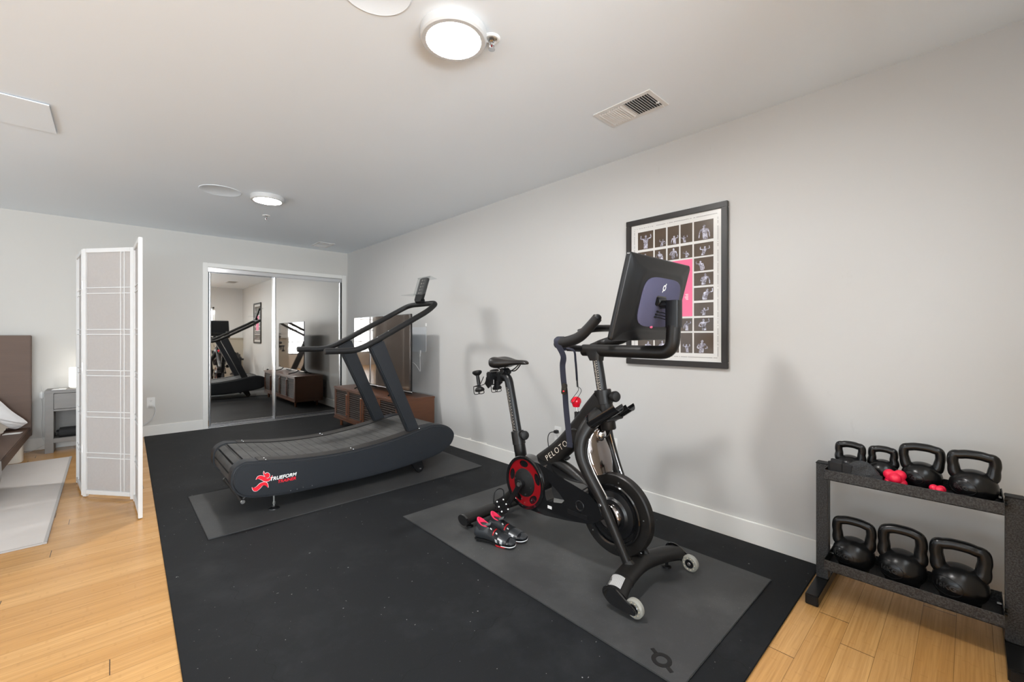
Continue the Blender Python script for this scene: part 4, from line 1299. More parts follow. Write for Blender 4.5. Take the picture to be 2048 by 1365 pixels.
# --- dark bottle holders at the front of the head
for x in (1.765, 1.905):
    a, b_ = V((x, 1.305, .745)), V((x, 1.150, .850)).lerp(V((x, 1.305, .745)), .0 if x < BX else .14)
    d = (b_ - a).normalized(); up_ = V((0, -d.z, d.y)); up_ = up_ if up_.z > 0 else -up_
    rings_o = []
    prof = []
    for k in range(15):
        an = R(200 + (340 - 200) * k / 14) if False else R(180 + 180 * k / 14)
        prof.append((.038 * math.cos(an), .038 * math.sin(an)))
    prof += [(x_ * .93, y_ * .93) for x_, y_ in prof[::-1]]
    bm = new(); loft(bm, [[V((x, 0, 0)) * 0 + a + d * s_ + V((1, 0, 0)) * u + up_ * w for u, w in prof] for s_ in (0, (b_ - a).length)])
    lathe(bm, [(.037, 0), (.037, .006)], a, d, 28)
    obj('bottle_holder', bm, 'gloss_black', bk, 40)
bm = new(); tube(bm, [(1.765, 1.22, .765), (1.905, 1.22, .765)], .012, 12); obj('holder_bracket', bm, 'satin_black', bk)
bm = new(); tube(bm, cr([(BX - .01, 1.225, .715), (BX - .02, 1.235, .68), (BX - .02, 1.27, .665), (BX - .03, 1.31, .685), (BX - .03, 1.33, .71)], 6), .0035, 8); obj('sensor_cable', bm, 'black_cord', bk)
# --- flywheel with rings and hub
FW = V((BX + .012, 1.213, .288))
bm = new(); lathe(bm, [(0, -.020), (.140, -.020), (.150, -.024), (.195, -.024), (.2005, -.018), (.2005, .018), (.195, .024), (.150, .024), (.140, .020), (0, .020)], FW, (1, 0, 0), 96, caps=False); fw = obj('flywheel', bm, 'bike_black', bk, 30)
bm = new(); lathe(bm, [(.150, -.024), (.152, -.030), (.147, -.036), (.138, -.034), (.133, -.024), (.12, -.022)], FW, (1, 0, 0), 96, caps=False); obj('brake_ring', bm, 'gloss_black', fw, 40)
bm = new(); lathe(bm, [(.118, -.018), (.116, -.030), (.088, -.034), (.078, -.044), (.05, -.046), (0, -.046)], FW, (1, 0, 0), 72, caps=False); obj('inner_disc', bm, 'satin_black', fw, 35)
bm = new(); lathe(bm, [(.062, -.044), (.060, -.062), (.048, -.070), (0, -.073)], FW, (1, 0, 0), 48, caps=False); obj('hub_cap', bm, 'dark_chrome', fw, 50)
bm = new()
for k in range(5):
    a = k * 2 * PI / 5 + .5; cyl(bm, FW + V((-.0245, .168 * math.cos(a), .168 * math.sin(a))), FW + V((-.0265, .168 * math.cos(a), .168 * math.sin(a))), .0035, 8)
obj('rivets', bm, 'steel', fw)
# glossy reflective guard filling the wishbone above the flywheel
bm = new(); rings = []
for (z, yc, hw, hd) in ((.485, 1.275, .074, .026), (.53, 1.293, .090, .034), (.58, 1.312, .094, .038), (.63, 1.325, .084, .036), (.67, 1.325, .064, .032), (.70, 1.312, .046, .026), (.715, 1.30, .02, .016)):
    rings.append([(BX + hw * math.cos(2 * PI * k / 32), yc + hd * math.sin(2 * PI * k / 32), z) for k in range(32)])
fine = [cr([r[k] for r in rings], 4) for k in range(32)]
loft(bm, [[fine[k][i] for k in range(32)] for i in range(len(fine[0]))]); obj('brake_guard', bm, 'dark_chrome', bk, 60)
bm = new(); ball(bm, (BX - .004, 1.288, .672), .026, 3, (1.1, .8, 1.25)); obj('chrome_boss', bm, 'chrome', bk, 60)
# --- belt cover: teardrop housing with a triangular window
CC = V((0, 1.753, .333)); RC = .150
arc = [(CC.y + RC * math.cos(R(a)), CC.z + RC * math.sin(R(a))) for a in range(112, -0 + 262, 6)][::1]
a_top = [(CC.y + RC * math.cos(R(a)), CC.z + RC * math.sin(R(a))) for a in range(118, -101, -6)]
front = [(1.60, .188), (1.45, .208), (1.30, .236), (1.245, .265), (1.228, .305), (1.245, .345), (1.30, .385), (1.40, .408), (1.50, .428), (1.58, .449), (1.64, .464)]
poly = a_top + front
hole = [(1.592, .385), (1.565, .378), (1.50, .340), (1.462, .308), (1.48, .290), (1.53, .280), (1.585, .274), (1.598, .300), (1.602, .345)]
bm = new(); prism(bm, poly, 'X', BX - .092, BX - .032, .006, holes=[hole]); bc = obj('belt_cover', bm, 'gloss_black', bk, 30)
bm = new(); prism(bm, [(p[0], p[1]) for p in rrect(.13, .024, .006, 3, 1.375, .262)], 'X', BX - .0945, BX - .0915, .001); obj('vent_strip', bm, 'satin_black', bc)
bm = new(); box(bm, BX - .0946, BX - .0922, 1.548, 1.578, .236, .252, .001, 1); obj('sticker', bm, 'sticker', bc)
bm = new(); lathe(bm, [(.02, 0), (.022, -.002), (.026, -.002), (.028, 0)], (BX - .0918, 1.36, .31), (1, 0, 0), 24); obj('embossed_logo', bm, 'satin_black', bc)
# red slotted disc, hub dish, crank
RX = BX - .094
holes_ = []
for k in range(5):
    a = 2 * PI * k / 5 + .25; c = (CC.y + .106 * math.cos(a), CC.z + .106 * math.sin(a)); h = []
    for j in range(16):
        b = 2 * PI * j / 16; u, v = .0195 * math.cos(b), .034 * math.sin(b)
        h.append((c[0] + u * math.cos(a) - v * math.sin(a), c[1] + u * math.sin(a) + v * math.cos(a)))
    holes_.append(h)
ring = [(CC.y + .132 * math.cos(2 * PI * k / 72), CC.z + .132 * math.sin(2 * PI * k / 72)) for k in range(72)]
bm = new(); prism(bm, ring, 'X', RX - .004, RX, .0012, holes=holes_); rd = obj('red_disc', bm, 'red_gloss', bk, 30, 'glossy red slotted crank disc')
bm = new(); lathe(bm, [(.131, -.002), (.133, -.010), (.147, -.011), (.1515, -.004), (.1515, .004)], (RX, CC.y, CC.z), (1, 0, 0), 72, caps=False); obj('disc_rim', bm, 'gloss_black', rd, 40)
bm = new(); lathe(bm, [(.080, -.004), (.078, -.010), (.067, -.014), (.035, -.020), (.030, -.022), (0, -.022)], (RX, CC.y, CC.z), (1, 0, 0), 64, caps=False); obj('hub_dish', bm, 'soft_black', rd, 40)
bm = new()
for k in range(6):
    a = 2 * PI * k / 6 + .2; c = V((RX - .012, CC.y + .064 * math.cos(a), CC.z + .064 * math.sin(a))); cyl(bm, c, c + V((-.006, 0, 0)), .0042, 6)
obj('disc_bolts', bm, 'chrome', rd)


def crank(side, x0, a):
    dx = -side
    c = V((x0, CC.y, CC.z)); e = c + V((0, .172 * math.cos(a), .172 * math.sin(a)))
    bm = new(); cyl(bm, c + V((side * -.004, 0, 0)), c + V((side * .030, 0, 0)), .022, 28, .003)
    d = (e - c).normalized(); n = V((0, -d.z, d.y))
    rings = [[p + V((side * .018, 0, 0)) + V((1, 0, 0)) * u + n * v for u, v in rrect(.013, w, .005, 3)] for p, w in ((c, .036), (c.lerp(e, .5), .030), (e, .028), (e + d * .012, .018))]
    loft(bm, rings); cyl(bm, e + V((side * .008, 0, 0)), e + V((side * .030, 0, 0)), .015, 18); ca = obj('crank_arm', bm, 'satin_black', bk, 35)
    bm = new(); lathe(bm, [(.013, 0), (.013, .003), (.008, .0032), (0, .001)], c + V((side * .030, 0, 0)), (side, 0, 0), 20); obj('axle_cap', bm, 'steel', ca)
    # pedal: spindle, body plate standing on edge, cage and cleat pins
    bm = new(); p = e + V((side * .075, 0, 0)); tilt = Matrix.Translation(p) @ Matrix.Rotation(R(48), 4, 'X')
    cyl(bm, e + V((side * .02, 0, 0)), e + V((side * .118, 0, 0)), .009, 12)
    t = new(); prism(t, rrect(.062, .088, .020, 5), 'Z', -.011, .011, .004); t.transform(tilt); merge(bm, t); pd = obj('pedal', bm, 'satin_black', bk, 35)
    bm = new(); t = new(); prism(t, rrect(.034, .044, .010, 4), 'Z', .011, .0135, .001); t.transform(tilt); merge(bm, t); obj('cleat_plate', bm, 'powder_coat', pd)
    bm = new(); t = new()
    for u, v in ((-.024, -.030), (.024, -.030), (-.028, 0), (.028, 0), (-.024, .030), (.024, .030)): cyl(t, (u, v, .0105), (u, v, .0145), .0042, 8)
    t.transform(tilt); merge(bm, t); obj('cleat_pins', bm, 'white_print', pd)
    bm = new(); t = new(); tube(t, cr([(-.034, .03, -.01), (-.038, .055, .02), (-.03, .078, .04), (0, .088, .045), (.03, .078, .04), (.038, .055, .02), (.034, .03, -.01)], 5), .0028, 8); t.transform(tilt); merge(bm, t); obj('toe_cage', bm, 'satin_black', pd)


crank(-1, RX - .020, math.atan2(-.145, .099))
crank(1, BX + .060, math.atan2(.145, -.099))
bm = new(); cyl(bm, (BX - .04, CC.y, CC.z), (BX + .066, CC.y, CC.z), .022, 20); obj('bottom_bracket', bm, 'bike_black', bk)
# --- seat tube down to the rear stabiliser, collar, post, saddle
bm = new(); tube(bm, cr([(BX, 1.885, .44), (BX, 1.862, .35), (BX, 1.905, .24), (BX, 2.01, .135), (BX, RY2, .075)], 6), [.036] * 25, 20, flat=(1.0, 1.0)); obj('seat_tube', bm, 'bike_black', bk, 50)
bm = new(); lathe(bm, [(.034, 0), (.0365, .004), (.0365, .088), (.040, .089), (.040, .165), (.037, .169)], (BX, 1.878, .425), (0, .22, .975), 28); obj('seat_collar', bm, 'bike_black', bk)
p0, p1 = V((BX, 1.914, .585)), V((BX, 1.984, .862))
elbow = fillet([p0, (BX, 2.000, .925), (BX, 2.095, .918)], .055, 8)
bm = new(); tube(bm, elbow, .0275, 20); sp_ = obj('seat_post', bm, 'satin_black', bk, 50)
scale_marks(sp_, p0.lerp(p1, .04), p0.lerp(p1, .98), .0277, 30)
obj('height_knob', knob((BX - .004, 1.872, .575), (-.42, -1, .1), .060), 'grip_rubber', bk)
bm = new(); box(bm, BX - .028, BX + .028, 2.040, 2.082, .885, .945, .006); cyl(bm, (BX - .03, 2.03, .952), (BX + .03, 2.03, .952), .020, 18, .003); box(bm, BX - .020, BX + .020, 1.985, 2.05, .935, .962, .006); obj('seat_clamp', bm, 'satin_black', bk)
# saddle lofted from rear to nose
bm = new(); rings = []
for (y, hw, zt, zb, dip) in ((2.118, .030, 1.028, .985, 0), (2.112, .066, 1.040, .968, .003), (2.085, .084, 1.046, .962, .008), (2.04, .086, 1.042, .964, .012), (1.99, .068, 1.034, .978, .010), (1.94, .040, 1.029, .992, .006), (1.89, .028, 1.030, .998, .003), (1.85, .024, 1.028, 1.000, .001), (1.832, .017, 1.020, 1.002, 0), (1.826, .008, 1.014, 1.006, 0)):
    ring = []
    for k in range(24):
        a = 2 * PI * k / 24; c, s = math.cos(a), math.sin(a)
        e = .75; u = math.copysign(abs(c) ** e, c) * hw; zm = zb + (zt - zb) * .55
        z = zm + (math.copysign(abs(s) ** .8, s)) * ((zt - zm) if s > 0 else (zm - zb))
        if s > 0: z -= dip * (1 - min(1, abs(u) / (hw * .55))) * 1.2
        if s < -.2: z += .012 * (1 - abs(u) / hw) * (1 if hw > .05 else .2)
        ring.append((BX + u, y, z))
    rings.append(ring)
fine = [cr([r[k] for r in rings], 3) for k in range(24)]
loft(bm, [[fine[k][i] for k in range(24)] for i in range(len(fine[0]))]); sd = obj('saddle', bm, 'saddle_vinyl', bk, 60)
bm = new()
for s in (-1, 1): tube(bm, cr([(BX + s * .035, 2.09, .985), (BX + s * .028, 2.055, .968), (BX + s * .022, 2.01, .956), (BX + s * .02, 1.96, .957), (BX + s * .014, 1.925, .975), (BX + s * .008, 1.895, 1.0)], 4), .0038, 8)
obj('rails', bm, 'satin_black', sd)
# weight holder behind the saddle
bm = new(); box(bm, BX - .07, BX + .07, 2.09, 2.135, .895, .945, .006); box(bm, BX - .012, BX + .012, 2.10, 2.125, .83, .90, .003)
for s in (-1, 1):
    xc = BX + s * .075
    prism(bm, [(2.10, .93), (2.165, .905), (2.175, .86), (2.145, .835), (2.10, .87)], 'X', xc - .004 - s * .035, xc + .004 - s * .035)
wh = obj('weight_holder', bm, 'satin_black', bk, 35)
for s in (-1, 1):
    xc = BX + s * .075; bm = new(); yy, zz = 2.192, .818
    for q in (-.018, .018):
        tube(bm, fillet([(xc + q, 2.13, .915), (xc + q, 2.165, .86), (xc + q, 2.235, .842), (xc + q, yy + .035, zz - .026), (xc + q, yy, zz - .022), (xc + q, yy - .028, zz - .012), (xc + q, yy - .012, zz + .008)], .012, 4), .0027, 8)
    tube(bm, [(xc - .018, 2.235, .842), (xc + .018, 2.235, .842)], .0027, 8); tube(bm, [(xc - .018, yy - .012, zz + .008), (xc + .018, yy - .012, zz + .008)], .0027, 8)
    obj('wire_cage', bm, 'satin_black', wh, 50)
# stickers on the front stabiliser and rear face of the far leg
bm = new(); rings = []
for x in (1.572, 1.645):
    cy_ = 1.033 + (x - 1.572) * .3; cz_ = .0755 + (x - 1.572) * .12
    rings.append([(x, cy_ + (.0527) * math.cos(R(a)), cz_ + .0342 * math.sin(R(a))) for a in range(35, 121, 10)])
t = new(); rs = [[t.verts.new(p) for p in r_] for r_ in rings]
for k in range(len(rs[0]) - 1): t.faces.new((rs[0][k], rs[1][k], rs[1][k + 1], rs[0][k + 1]))
bmesh.ops.solidify(t, geom=t.faces[:], thickness=-.0008); merge(bm, t); st = obj('warning_sticker', bm, 'sticker', f_st, 40)
bm = new()
for i in range(9):
    a = R(40 + i * 8.6)
    for (xa, xb) in ((1.576, 1.606), (1.610, 1.641)):
        t = new(); cy_ = 1.033 + ((xa + xb) / 2 - 1.572) * .3; cz_ = .0755 + ((xa + xb) / 2 - 1.572) * .12
        box(t, -(xb - xa) / 2, (xb - xa) / 2, -.0006, .0006, -.0002, .0002)
        nrm = V((0, .0328 * math.cos(a), .0515 * math.sin(a))).normalized()
        t.transform(basis(((xa + xb) / 2, cy_ + .0535 * math.cos(a), cz_ + .0350 * math.sin(a)), (1, .3, .12), V((1, .3, .12)).normalized().cross(nrm) * -1)); merge(bm, t)
obj('fine_print', bm, 'grey_print', st, 0)
bm = new(); box(bm, BX + .038, BX + .046, 1.075, 1.118, .095, .165, .002); t = obj('serial_label', bm, 'gloss_black', bk)
bm = new(); box(bm, BX + .0372, BX + .038, 1.082, 1.112, .104, .116); box(bm, BX + .0372, BX + .038, 1.084, 1.112, .124, .128); box(bm, BX + .0372, BX + .038, 1.088, 1.112, .134, .137); obj('label_print', bm, 'sticker', t, 0)

# ------------------------------------------------------------------ things hanging from the bike
def dumbbell(c, axis, label):
    t = thing('dumbbell', label, 'dumbbell', V(c) - V((0, 0, .05)), 'small dumbbells behind the saddle'); a = V(axis).normalized(); c = V(c)
    bm = new(); lathe(bm, [(.011, -.04), (.0125, 0), (.011, .04)], c, a, 18); obj('grip', bm, 'satin_black', t)
    for s in (-1, 1):
        bm = new(); lathe(bm, [(.012, .036), (.024, .045), (.031, .053), (.0325, .060), (.029, .067), (.015, .070), (0, .070)], c, a * s, 28); obj('head', bm, 'soft_black', t)


dumbbell((1.760, 2.206, .880), (.05, .30, .95), 'small black dumbbell hanging nearest behind the bike saddle')
dumbbell((1.910, 2.206, .880), (.05, .30, .95), 'small black dumbbell mostly hidden behind the saddle weight holder')
hs = thing('heart_rate_strap', 'navy elastic strap with small sensor pod hanging from the handlebar', 'strap', (1.645, 1.40, .63))
sp0 = [V((1.650, 1.392, 1.105)), V((1.661, 1.392, 1.135)), V((1.656, 1.392, 1.162)), V((1.636, 1.392, 1.174)), V((1.612, 1.392, 1.166)), V((1.602, 1.391, 1.146)), onX(1126.5, 712, 1.618), onX(1125, 732, 1.628), onX(1127, 760, 1.635), onX(1130, 785, 1.64), onX(1132, 815, 1.642), onX(1135.5, 850, 1.645), onX(1140, 893, 1.648)]
bm = new(); ribbon(bm, cr(sp0, 5), .030, .0022, (.25, -1, 0)); obj('webbing', bm, 'navy_webbing', hs, 40)
c = onX(1129.5, 778, 1.630)
bm = new(); t = new(); prism(t, rrect(.030, .058, .013, 6), 'Z', 0, .011, .004); t.transform(basis(c, (.25, -1, 0), (0, -.1, 1))); merge(bm, t); pod = obj('sensor_pod', bm, 'gloss_black', hs)
bm = new(); t = new(); box(t, -.004, .004, -.014, -.008, .011, .0116); t.transform(basis(c, (.25, -1, 0), (0, -.1, 1))); merge(bm, t); obj('red_mark', bm, 'logo_red', pod, 0)
e = sp0[-1]
bm = new(); t = new(); box(t, -.016, .016, -.012, .010, -.004, .004, .002); t.transform(basis(e + V((-.002, 0, .006)), (.25, -1, 0), (0, -.05, 1))); merge(bm, t); obj('buckle', bm, 'navy_webbing', hs)
ly = thing('lanyard', 'thin black band with cord loop hanging over the red knob', 'lanyard', (1.70, 1.40, .80))
l0 = [V((1.70, 1.437, 1.150)), V((1.695, 1.405, 1.118)), onX(1148, 702, 1.70), onX(1151, 722, 1.71), onX(1153, 745, 1.73), onX(1154, 762, 1.75)]
bm = new(); ribbon(bm, cr(l0, 5), .011, .0016, (.3, -1, 0)); obj('band', bm, 'navy_webbing', ly, 40)
e = l0[-1]
bm = new(); tube(bm, [e + V((0, 0, .006)), e + V((.005, 0, -.032))], .0045, 10); obj('clasp', bm, 'black_cord', ly)
bm = new(); e2 = e + V((.005, 0, -.03)); tube(bm, cr([e2, e2 + V((.02, .012, -.025)), kp + V((-.03, .014, .004)), kp + V((-.033, 0, -.006)), kp + V((-.03, -.014, .004)), e2 + V((.02, -.008, -.025))], 5, closed=True), .0014, 7, closed=True); obj('cord_loop', bm, 'black_cord', ly)

# ================================================================== CYCLING SHOES
def shoe(heel, toe, label, mir):
    heel, toe = V(heel), V(toe); d = (toe - heel); L = .272; d.normalize(); s = V((d.y, -d.x, 0)) * 1
    m = Matrix((d, -s, V((0, 0, 1)))).transposed().to_4x4(); mt = Matrix.Translation(V((heel.x, heel.y, MZ))) @ m @ Matrix.Diagonal((.93, 1., 1., 1.))
    t0 = thing('cycling_shoe', label, 'shoe', (heel.x + d.x * .13, heel.y + d.y * .13, MZ), 'pair of cycling shoes')
    st_ = [(.000, .022, .030, .060), (.012, .031, .020, .086), (.040, .034, .016, .100), (.075, .034, .015, .098), (.105, .035, .014, .088), (.140, .040, .014, .072), (.175, .046, .014, .060), (.210, .046, .015, .051), (.240, .040, .017, .044), (.260, .028, .020, .038), (.270, .012, .024, .032)]
    rings = []
    for (x, hw, zb, zt) in st_:
        ring = []
        for k in range(22):
            a = 2 * PI * k / 22; c, q = math.cos(a), math.sin(a)
            u = math.copysign(abs(c) ** .8, c) * hw * (1 if q < .1 else 1 - .28 * q) + mir * .006 * math.sin(x / .27 * PI)
            z = (zb + zt) / 2 + math.copysign(abs(q) ** .75, q) * (zt - zb) / 2
            ring.append((x, u, z))
        rings.append(ring)
    fine = [cr([r[k] for r in rings], 3) for k in range(22)]
    bm = new(); t = new(); loft(t, [[fine[k][i] for k in range(22)] for i in range(len(fine[0]))]); t.transform(mt); merge(bm, t); up_ = obj('upper', bm, 'shoe_upper', t0, 60)
    # collar and red padded lining standing out of the upper
    def col(r0, r1, z0, z1, tilt, th, nm, mat):
        bm = new(); t = new(); n = 28; A = []
        for k in range(n):
            a = 2 * PI * k / n; c, q = math.cos(a), math.sin(a)
            back = max(0, -c)
            A.append([(.052 + r0 * .040 * c, r0 * .026 * q, z0), (.052 + r1 * .040 * c, r1 * .027 * q, z1 + tilt * back - .012 * max(0, c)),
                      (.052 + (r1 - th) * .040 * c, (r1 - th) * .027 * q, z1 + tilt * back - .012 * max(0, c)), (.052 + (r0 - th) * .036 * c, (r0 - th) * .022 * q, z0 + .004)])
        loft(t, A, closed=True, cap=False); t.transform(mt); merge(bm, t); return obj(nm, bm, mat, t0, 60)
    col(1.14, 1.05, .070, .099, .020, .10, 'collar', 'shoe_upper')
    col(1.00, .98, .068, .102, .025, .22, 'lining', 'shoe_lining')
    bm = new(); t = new(); prism(t, [(.02, -.018), (.06, -.020), (.085, -.014), (.085, .014), (.06, .020), (.02, .018)], 'Z', .070, .094); t.transform(mt); merge(bm, t); obj('insole', bm, 'shoe_lining', t0, 40)
    bm = new(); t = new(); rows = [[(x, y * (1 - .1 * i), z + .006 * i) for y, z in ((-.016, .092), (0, .102), (.016, .092))] for i, x in enumerate((.075, .092, .11))]
    loft(t, [r_ + [(p[0], p[1] * .8, p[2] - .006) for p in r_[::-1]] for r_ in rows]); t.transform(mt); merge(bm, t); obj('tongue', bm, 'shoe_upper', t0, 50)

    def surf(x, a):
        """point on the upper's surface at length x, section angle a (deg)"""
        for i in range(len(st_) - 1):
            if st_[i][0] <= x <= st_[i + 1][0]:
                q = (x - st_[i][0]) / (st_[i + 1][0] - st_[i][0]); hw, zb, zt = (st_[i][j] * (1 - q) + st_[i + 1][j] * q for j in (1, 2, 3)); break
        c, s_ = math.cos(R(a)), math.sin(R(a))
        return V((x, math.copysign(abs(c) ** .8, c) * hw * (1 if s_ < .1 else 1 - .28 * s_) + mir * .006 * math.sin(x / .27 * PI), (zb + zt) / 2 + math.copysign(abs(s_) ** .75, s_) * (zt - zb) / 2))

    def patch(pts, lift, mat, nm, par):
        """pts: list of rows [(x,angle)...] draped on the upper"""
        t = new(); vs = []
        for row in pts:
            vs.append([t.verts.new(surf(x, a) + (surf(x, a) - V((x, 0, .045))).normalized() * lift) for x, a in row])
        for A, B_ in zip(vs, vs[1:]):
            for k in range(len(A) - 1): t.faces.new((A[k], A[k + 1], B_[k + 1], B_[k]))
        bmesh.ops.solidify(t, geom=t.faces[:], thickness=.0025); bmesh.ops.recalc_face_normals(t, faces=t.faces[:]); t.transform(mt)
        bm = new(); merge(bm, t); return obj(nm, bm, mat, par, 40)
    for (xa, xb, lo, hi) in ((.102, .132, -8, 178), (.142, .172, 8, 172)):
        stp = patch([[(x, lo + (hi - lo) * k / 14) for k in range(15)] for x in (xa, xb)], .004, 'shoe_upper', 'strap', t0)
        a_ = 118 if mir > 0 else 118
        patch([[(x, a_ + q * 6) for q in range(3)] for x in (xa + .008, xb - .010)], .0055, 'shoe_white', 'strap_mark', stp)
    patch([[(x, 20 + 140 * k / 8) for k in range(9)] for x in (.133, .140)], .002, 'shoe_red', 'red_tongue_gap', t0)
    patch([[(x, -25 + 230 * k / 16) for k in range(17)] for x in (.226, .24, .254, .264)], .0012, 'shoe_toe', 'toe_cap', t0)
    for lo, hi in ((150, 212), ):
        for sgn in (1, -1):
            aa = (lambda v: v) if sgn > 0 else (lambda v: 180 - v)
            patch([[(.150 + .010 * k / 4, aa(150 + 54 * k / 4)) for k in range(5)], [(.166 + .010 * k / 4, aa(150 + 54 * k / 4)) for k in range(5)]], .0012, 'shoe_white', 'side_stripe', t0)
            patch([[(.164, aa(150 + 8 * k)) for k in range(3)], [(.205, aa(152 + 8 * k)) for k in range(3)]], .0012, 'shoe_white', 'side_stripe', t0)
            patch([[(.190, aa(160 + 11 * k)) for k in range(5)], [(.206, aa(158 + 11 * k)) for k in range(5)]], .0012, 'shoe_white', 'side_stripe', t0)
    # sole and cleat
    bm = new(); t = new(); out = [(.005, -.022), (.04, -.030), (.10, -.028), (.16, -.038), (.21, -.042), (.25, -.034), (.268, -.012), (.268, .012), (.25, .034), (.21, .042), (.16, .038), (.10, .028), (.04, .030), (.005, .022)]
    oc = [(p.x, p.y) for p in cr([(a, b_ + mir * .006 * math.sin(a / .27 * PI), 0) for a, b_ in out], 3, closed=True)]
    prism(t, oc, 'Z', .011, .020, .002); t.transform(mt); merge(bm, t); so = obj('sole', bm, 'soft_black', t0, 40)
    bm = new(); t = new(); prism(t, [(x, y) for x, y in oc if x > .19], 'Z', .0125, .0165); t.transform(mt @ Matrix.Scale(1.006, 4)); merge(bm, t); obj('sole_edge', bm, 'shoe_white', so, 40)
    bm = new(); t = new(); prism(t, rrect(.075, .062, .018, 4, .185, 0), 'Z', .0005, .0112, .003); t.transform(mt); merge(bm, t); obj('cleat', bm, 'shoe_red', so, 40)
    bm = new(); t = new(); prism(t, rrect(.034, .046, .012, 4, .03, 0), 'Z', .0005, .0112, .002); t.transform(mt); merge(bm, t); obj('heel_pad', bm, 'soft_black', so, 40)


shoe((1.526, 1.936, 0), (1.612, 1.700, 0), 'black cycling shoe with red lining, nearer one with the white side mark', 1)
shoe((1.636, 1.945, 0), (1.706, 1.705, 0), 'black cycling shoe with red lining, farther one beside the pedal', -1)

# ================================================================== FRAMED POSTER
po = thing('framed_poster', 'black framed poster of dark athlete photos and pink block on the wall', 'framed poster', (WX, 1.31, .983))
PY0, PY1, PZ0, PZ1 = .971, 1.648, .983, 1.973
bm = new(); fwid, fd = .036, .024
for (a, c, z0, z1) in ((PY0, PY1, PZ0, PZ0 + fwid), (PY0, PY1, PZ1 - fwid, PZ1), (PY0, PY0 + fwid, PZ0 + fwid, PZ1 - fwid), (PY1 - fwid, PY1, PZ0 + fwid, PZ1 - fwid)):
    box(bm, WX - fd, WX - .0005, a, c, z0, z1, .0025)
obj('frame', bm, 'poster_frame', po)
bm = new(); box(bm, WX - .010, WX - .004, PY0 + .03, PY1 - .03, PZ0 + .03, PZ1 - .03); pp = obj('print', bm, 'poster_paper', po, 0)
XP = WX - .0102
cols = [(1.448, 1.562), (1.358, 1.437), (1.270, 1.347), (1.184, 1.260), (1.056, 1.174)]
rows = [(1.765, 1.885), (1.668, 1.748), (1.577, 1.658), (1.487, 1.566), (1.395, 1.475), (1.300, 1.381), (1.207, 1.288), (1.070, 1.196)]
rnd = random.Random(11)


def figure(bm, y0, y1, z0, z1):
    """a pale figure (head, torso, arms) inside one photo"""
    W, H = y1 - y0, z1 - z0
    cy = (y0 + y1) / 2 + rnd.uniform(-.14, .14) * W; s = min(W * .9, H) * rnd.uniform(.85, 1.3)
    base = z0 + .004
    top = min(z1 - .006, base + s * rnd.uniform(.62, .82)); hr_ = s * .085
    lean = rnd.uniform(-.15, .15) * s
    def clip(p): return (min(max(p[0], y0 + .003), y1 - .003), min(max(p[1], z0 + .003), z1 - .003))
    hd_ = [(cy + lean + hr_ * .82 * math.cos(k * PI / 6), top + hr_ * math.sin(k * PI / 6) - hr_) for k in range(12)]
    tors = [(cy - .13 * s, base), (cy + .13 * s, base), (cy + .12 * s + lean * .5, base + (top - base) * .42), (cy + .19 * s + lean, top - hr_ * 2.5), (cy + .06 * s + lean, top - hr_ * 2.0), (cy - .06 * s + lean, top - hr_ * 2.0), (cy - .19 * s + lean, top - hr_ * 2.5), (cy - .12 * s + lean * .5, base + (top - base) * .42)]
    shapes = [hd_, tors]
    for q in (-1, 1):
        sh = (cy + q * .17 * s + lean, top - hr_ * 2.6); md = rnd.choice([0, 1, 1, 2])
        el = ((sh[0] + q * .12 * s, sh[1] - .2 * s), (sh[0] + q * .17 * s, sh[1] + .03 * s), (sh[0] + q * .08 * s, sh[1] - .22 * s))[md]
        ha = ((el[0] - q * .16 * s, el[1] - .05 * s), (el[0] - q * .03 * s, el[1] + .2 * s), (el[0] + q * .02 * s, el[1] - .2 * s))[md]
        for a, b_ in ((sh, el), (el, ha)):
            dy, dz = b_[0] - a[0], b_[1] - a[1]; L = math.hypot(dy, dz) + 1e-6; w = .035 * s
            shapes.append([(a[0] - dz / L * w, a[1] + dy / L * w), (a[0] + dz / L * w, a[1] - dy / L * w), (b_[0] + dz / L * w * .7, b_[1] - dy / L * w * .7), (b_[0] - dz / L * w * .7, b_[1] + dy / L * w * .7)])
    for i, sh in enumerate(shapes):
        try: prism(bm, [clip(p) for p in sh], 'X', XP - .0010 - i * .00005, XP - .0006)
        except Exception: pass


pink = (1.184, 1.437, 1.300, 1.658)
for ci, (a, c) in enumerate(cols):
    for ri, (z0, z1) in enumerate(rows):
        if ci in (1, 2, 3) and 2 <= ri <= 5: continue
        bm = new(); box(bm, XP - .0006, XP + .0002, a, c, z0, z1); ph = obj('photo', bm, 'photo_dark', po, 0)
        bm = new(); figure(bm, a, c, z0, z1); obj('athlete', bm, 'photo_figure', ph, 0)
bm = new(); box(bm, XP - .0006, XP + .0002, *pink); obj('pink_block', bm, 'poster_pink', pp, 0)
bm = new()
for k in range(5): box(bm, XP - .0009, XP - .0005, 1.21, 1.225 + .004 * (k % 3), 1.405 + k * .008, 1.408 + k * .008)
obj('small_print', bm, 'white_print', pp, 0)
bm = new()


def dashes(y0, z0, y1, z1, n):
    for k in range(n):
        if rnd.random() < .16: continue
        y, z = y0 + (y1 - y0) * k / n, z0 + (z1 - z0) * k / n
        w = abs(y1 - y0) / n * .6 if y1 != y0 else .0036; h = abs(z1 - z0) / n * .6 if z1 != z0 else .0036
        box(bm, XP - .0004, XP + .0002, y - w / 2, y + w / 2, z - h / 2, z + h / 2)


dashes(1.585, 1.912, 1.03, 1.912, 96); dashes(1.585, 1.045, 1.03, 1.045, 96); dashes(1.030, 1.90, 1.030, 1.05, 130); dashes(1.588, 1.90, 1.588, 1.05, 130)
obj('border_lettering', bm, 'poster_ink', pp, 0)

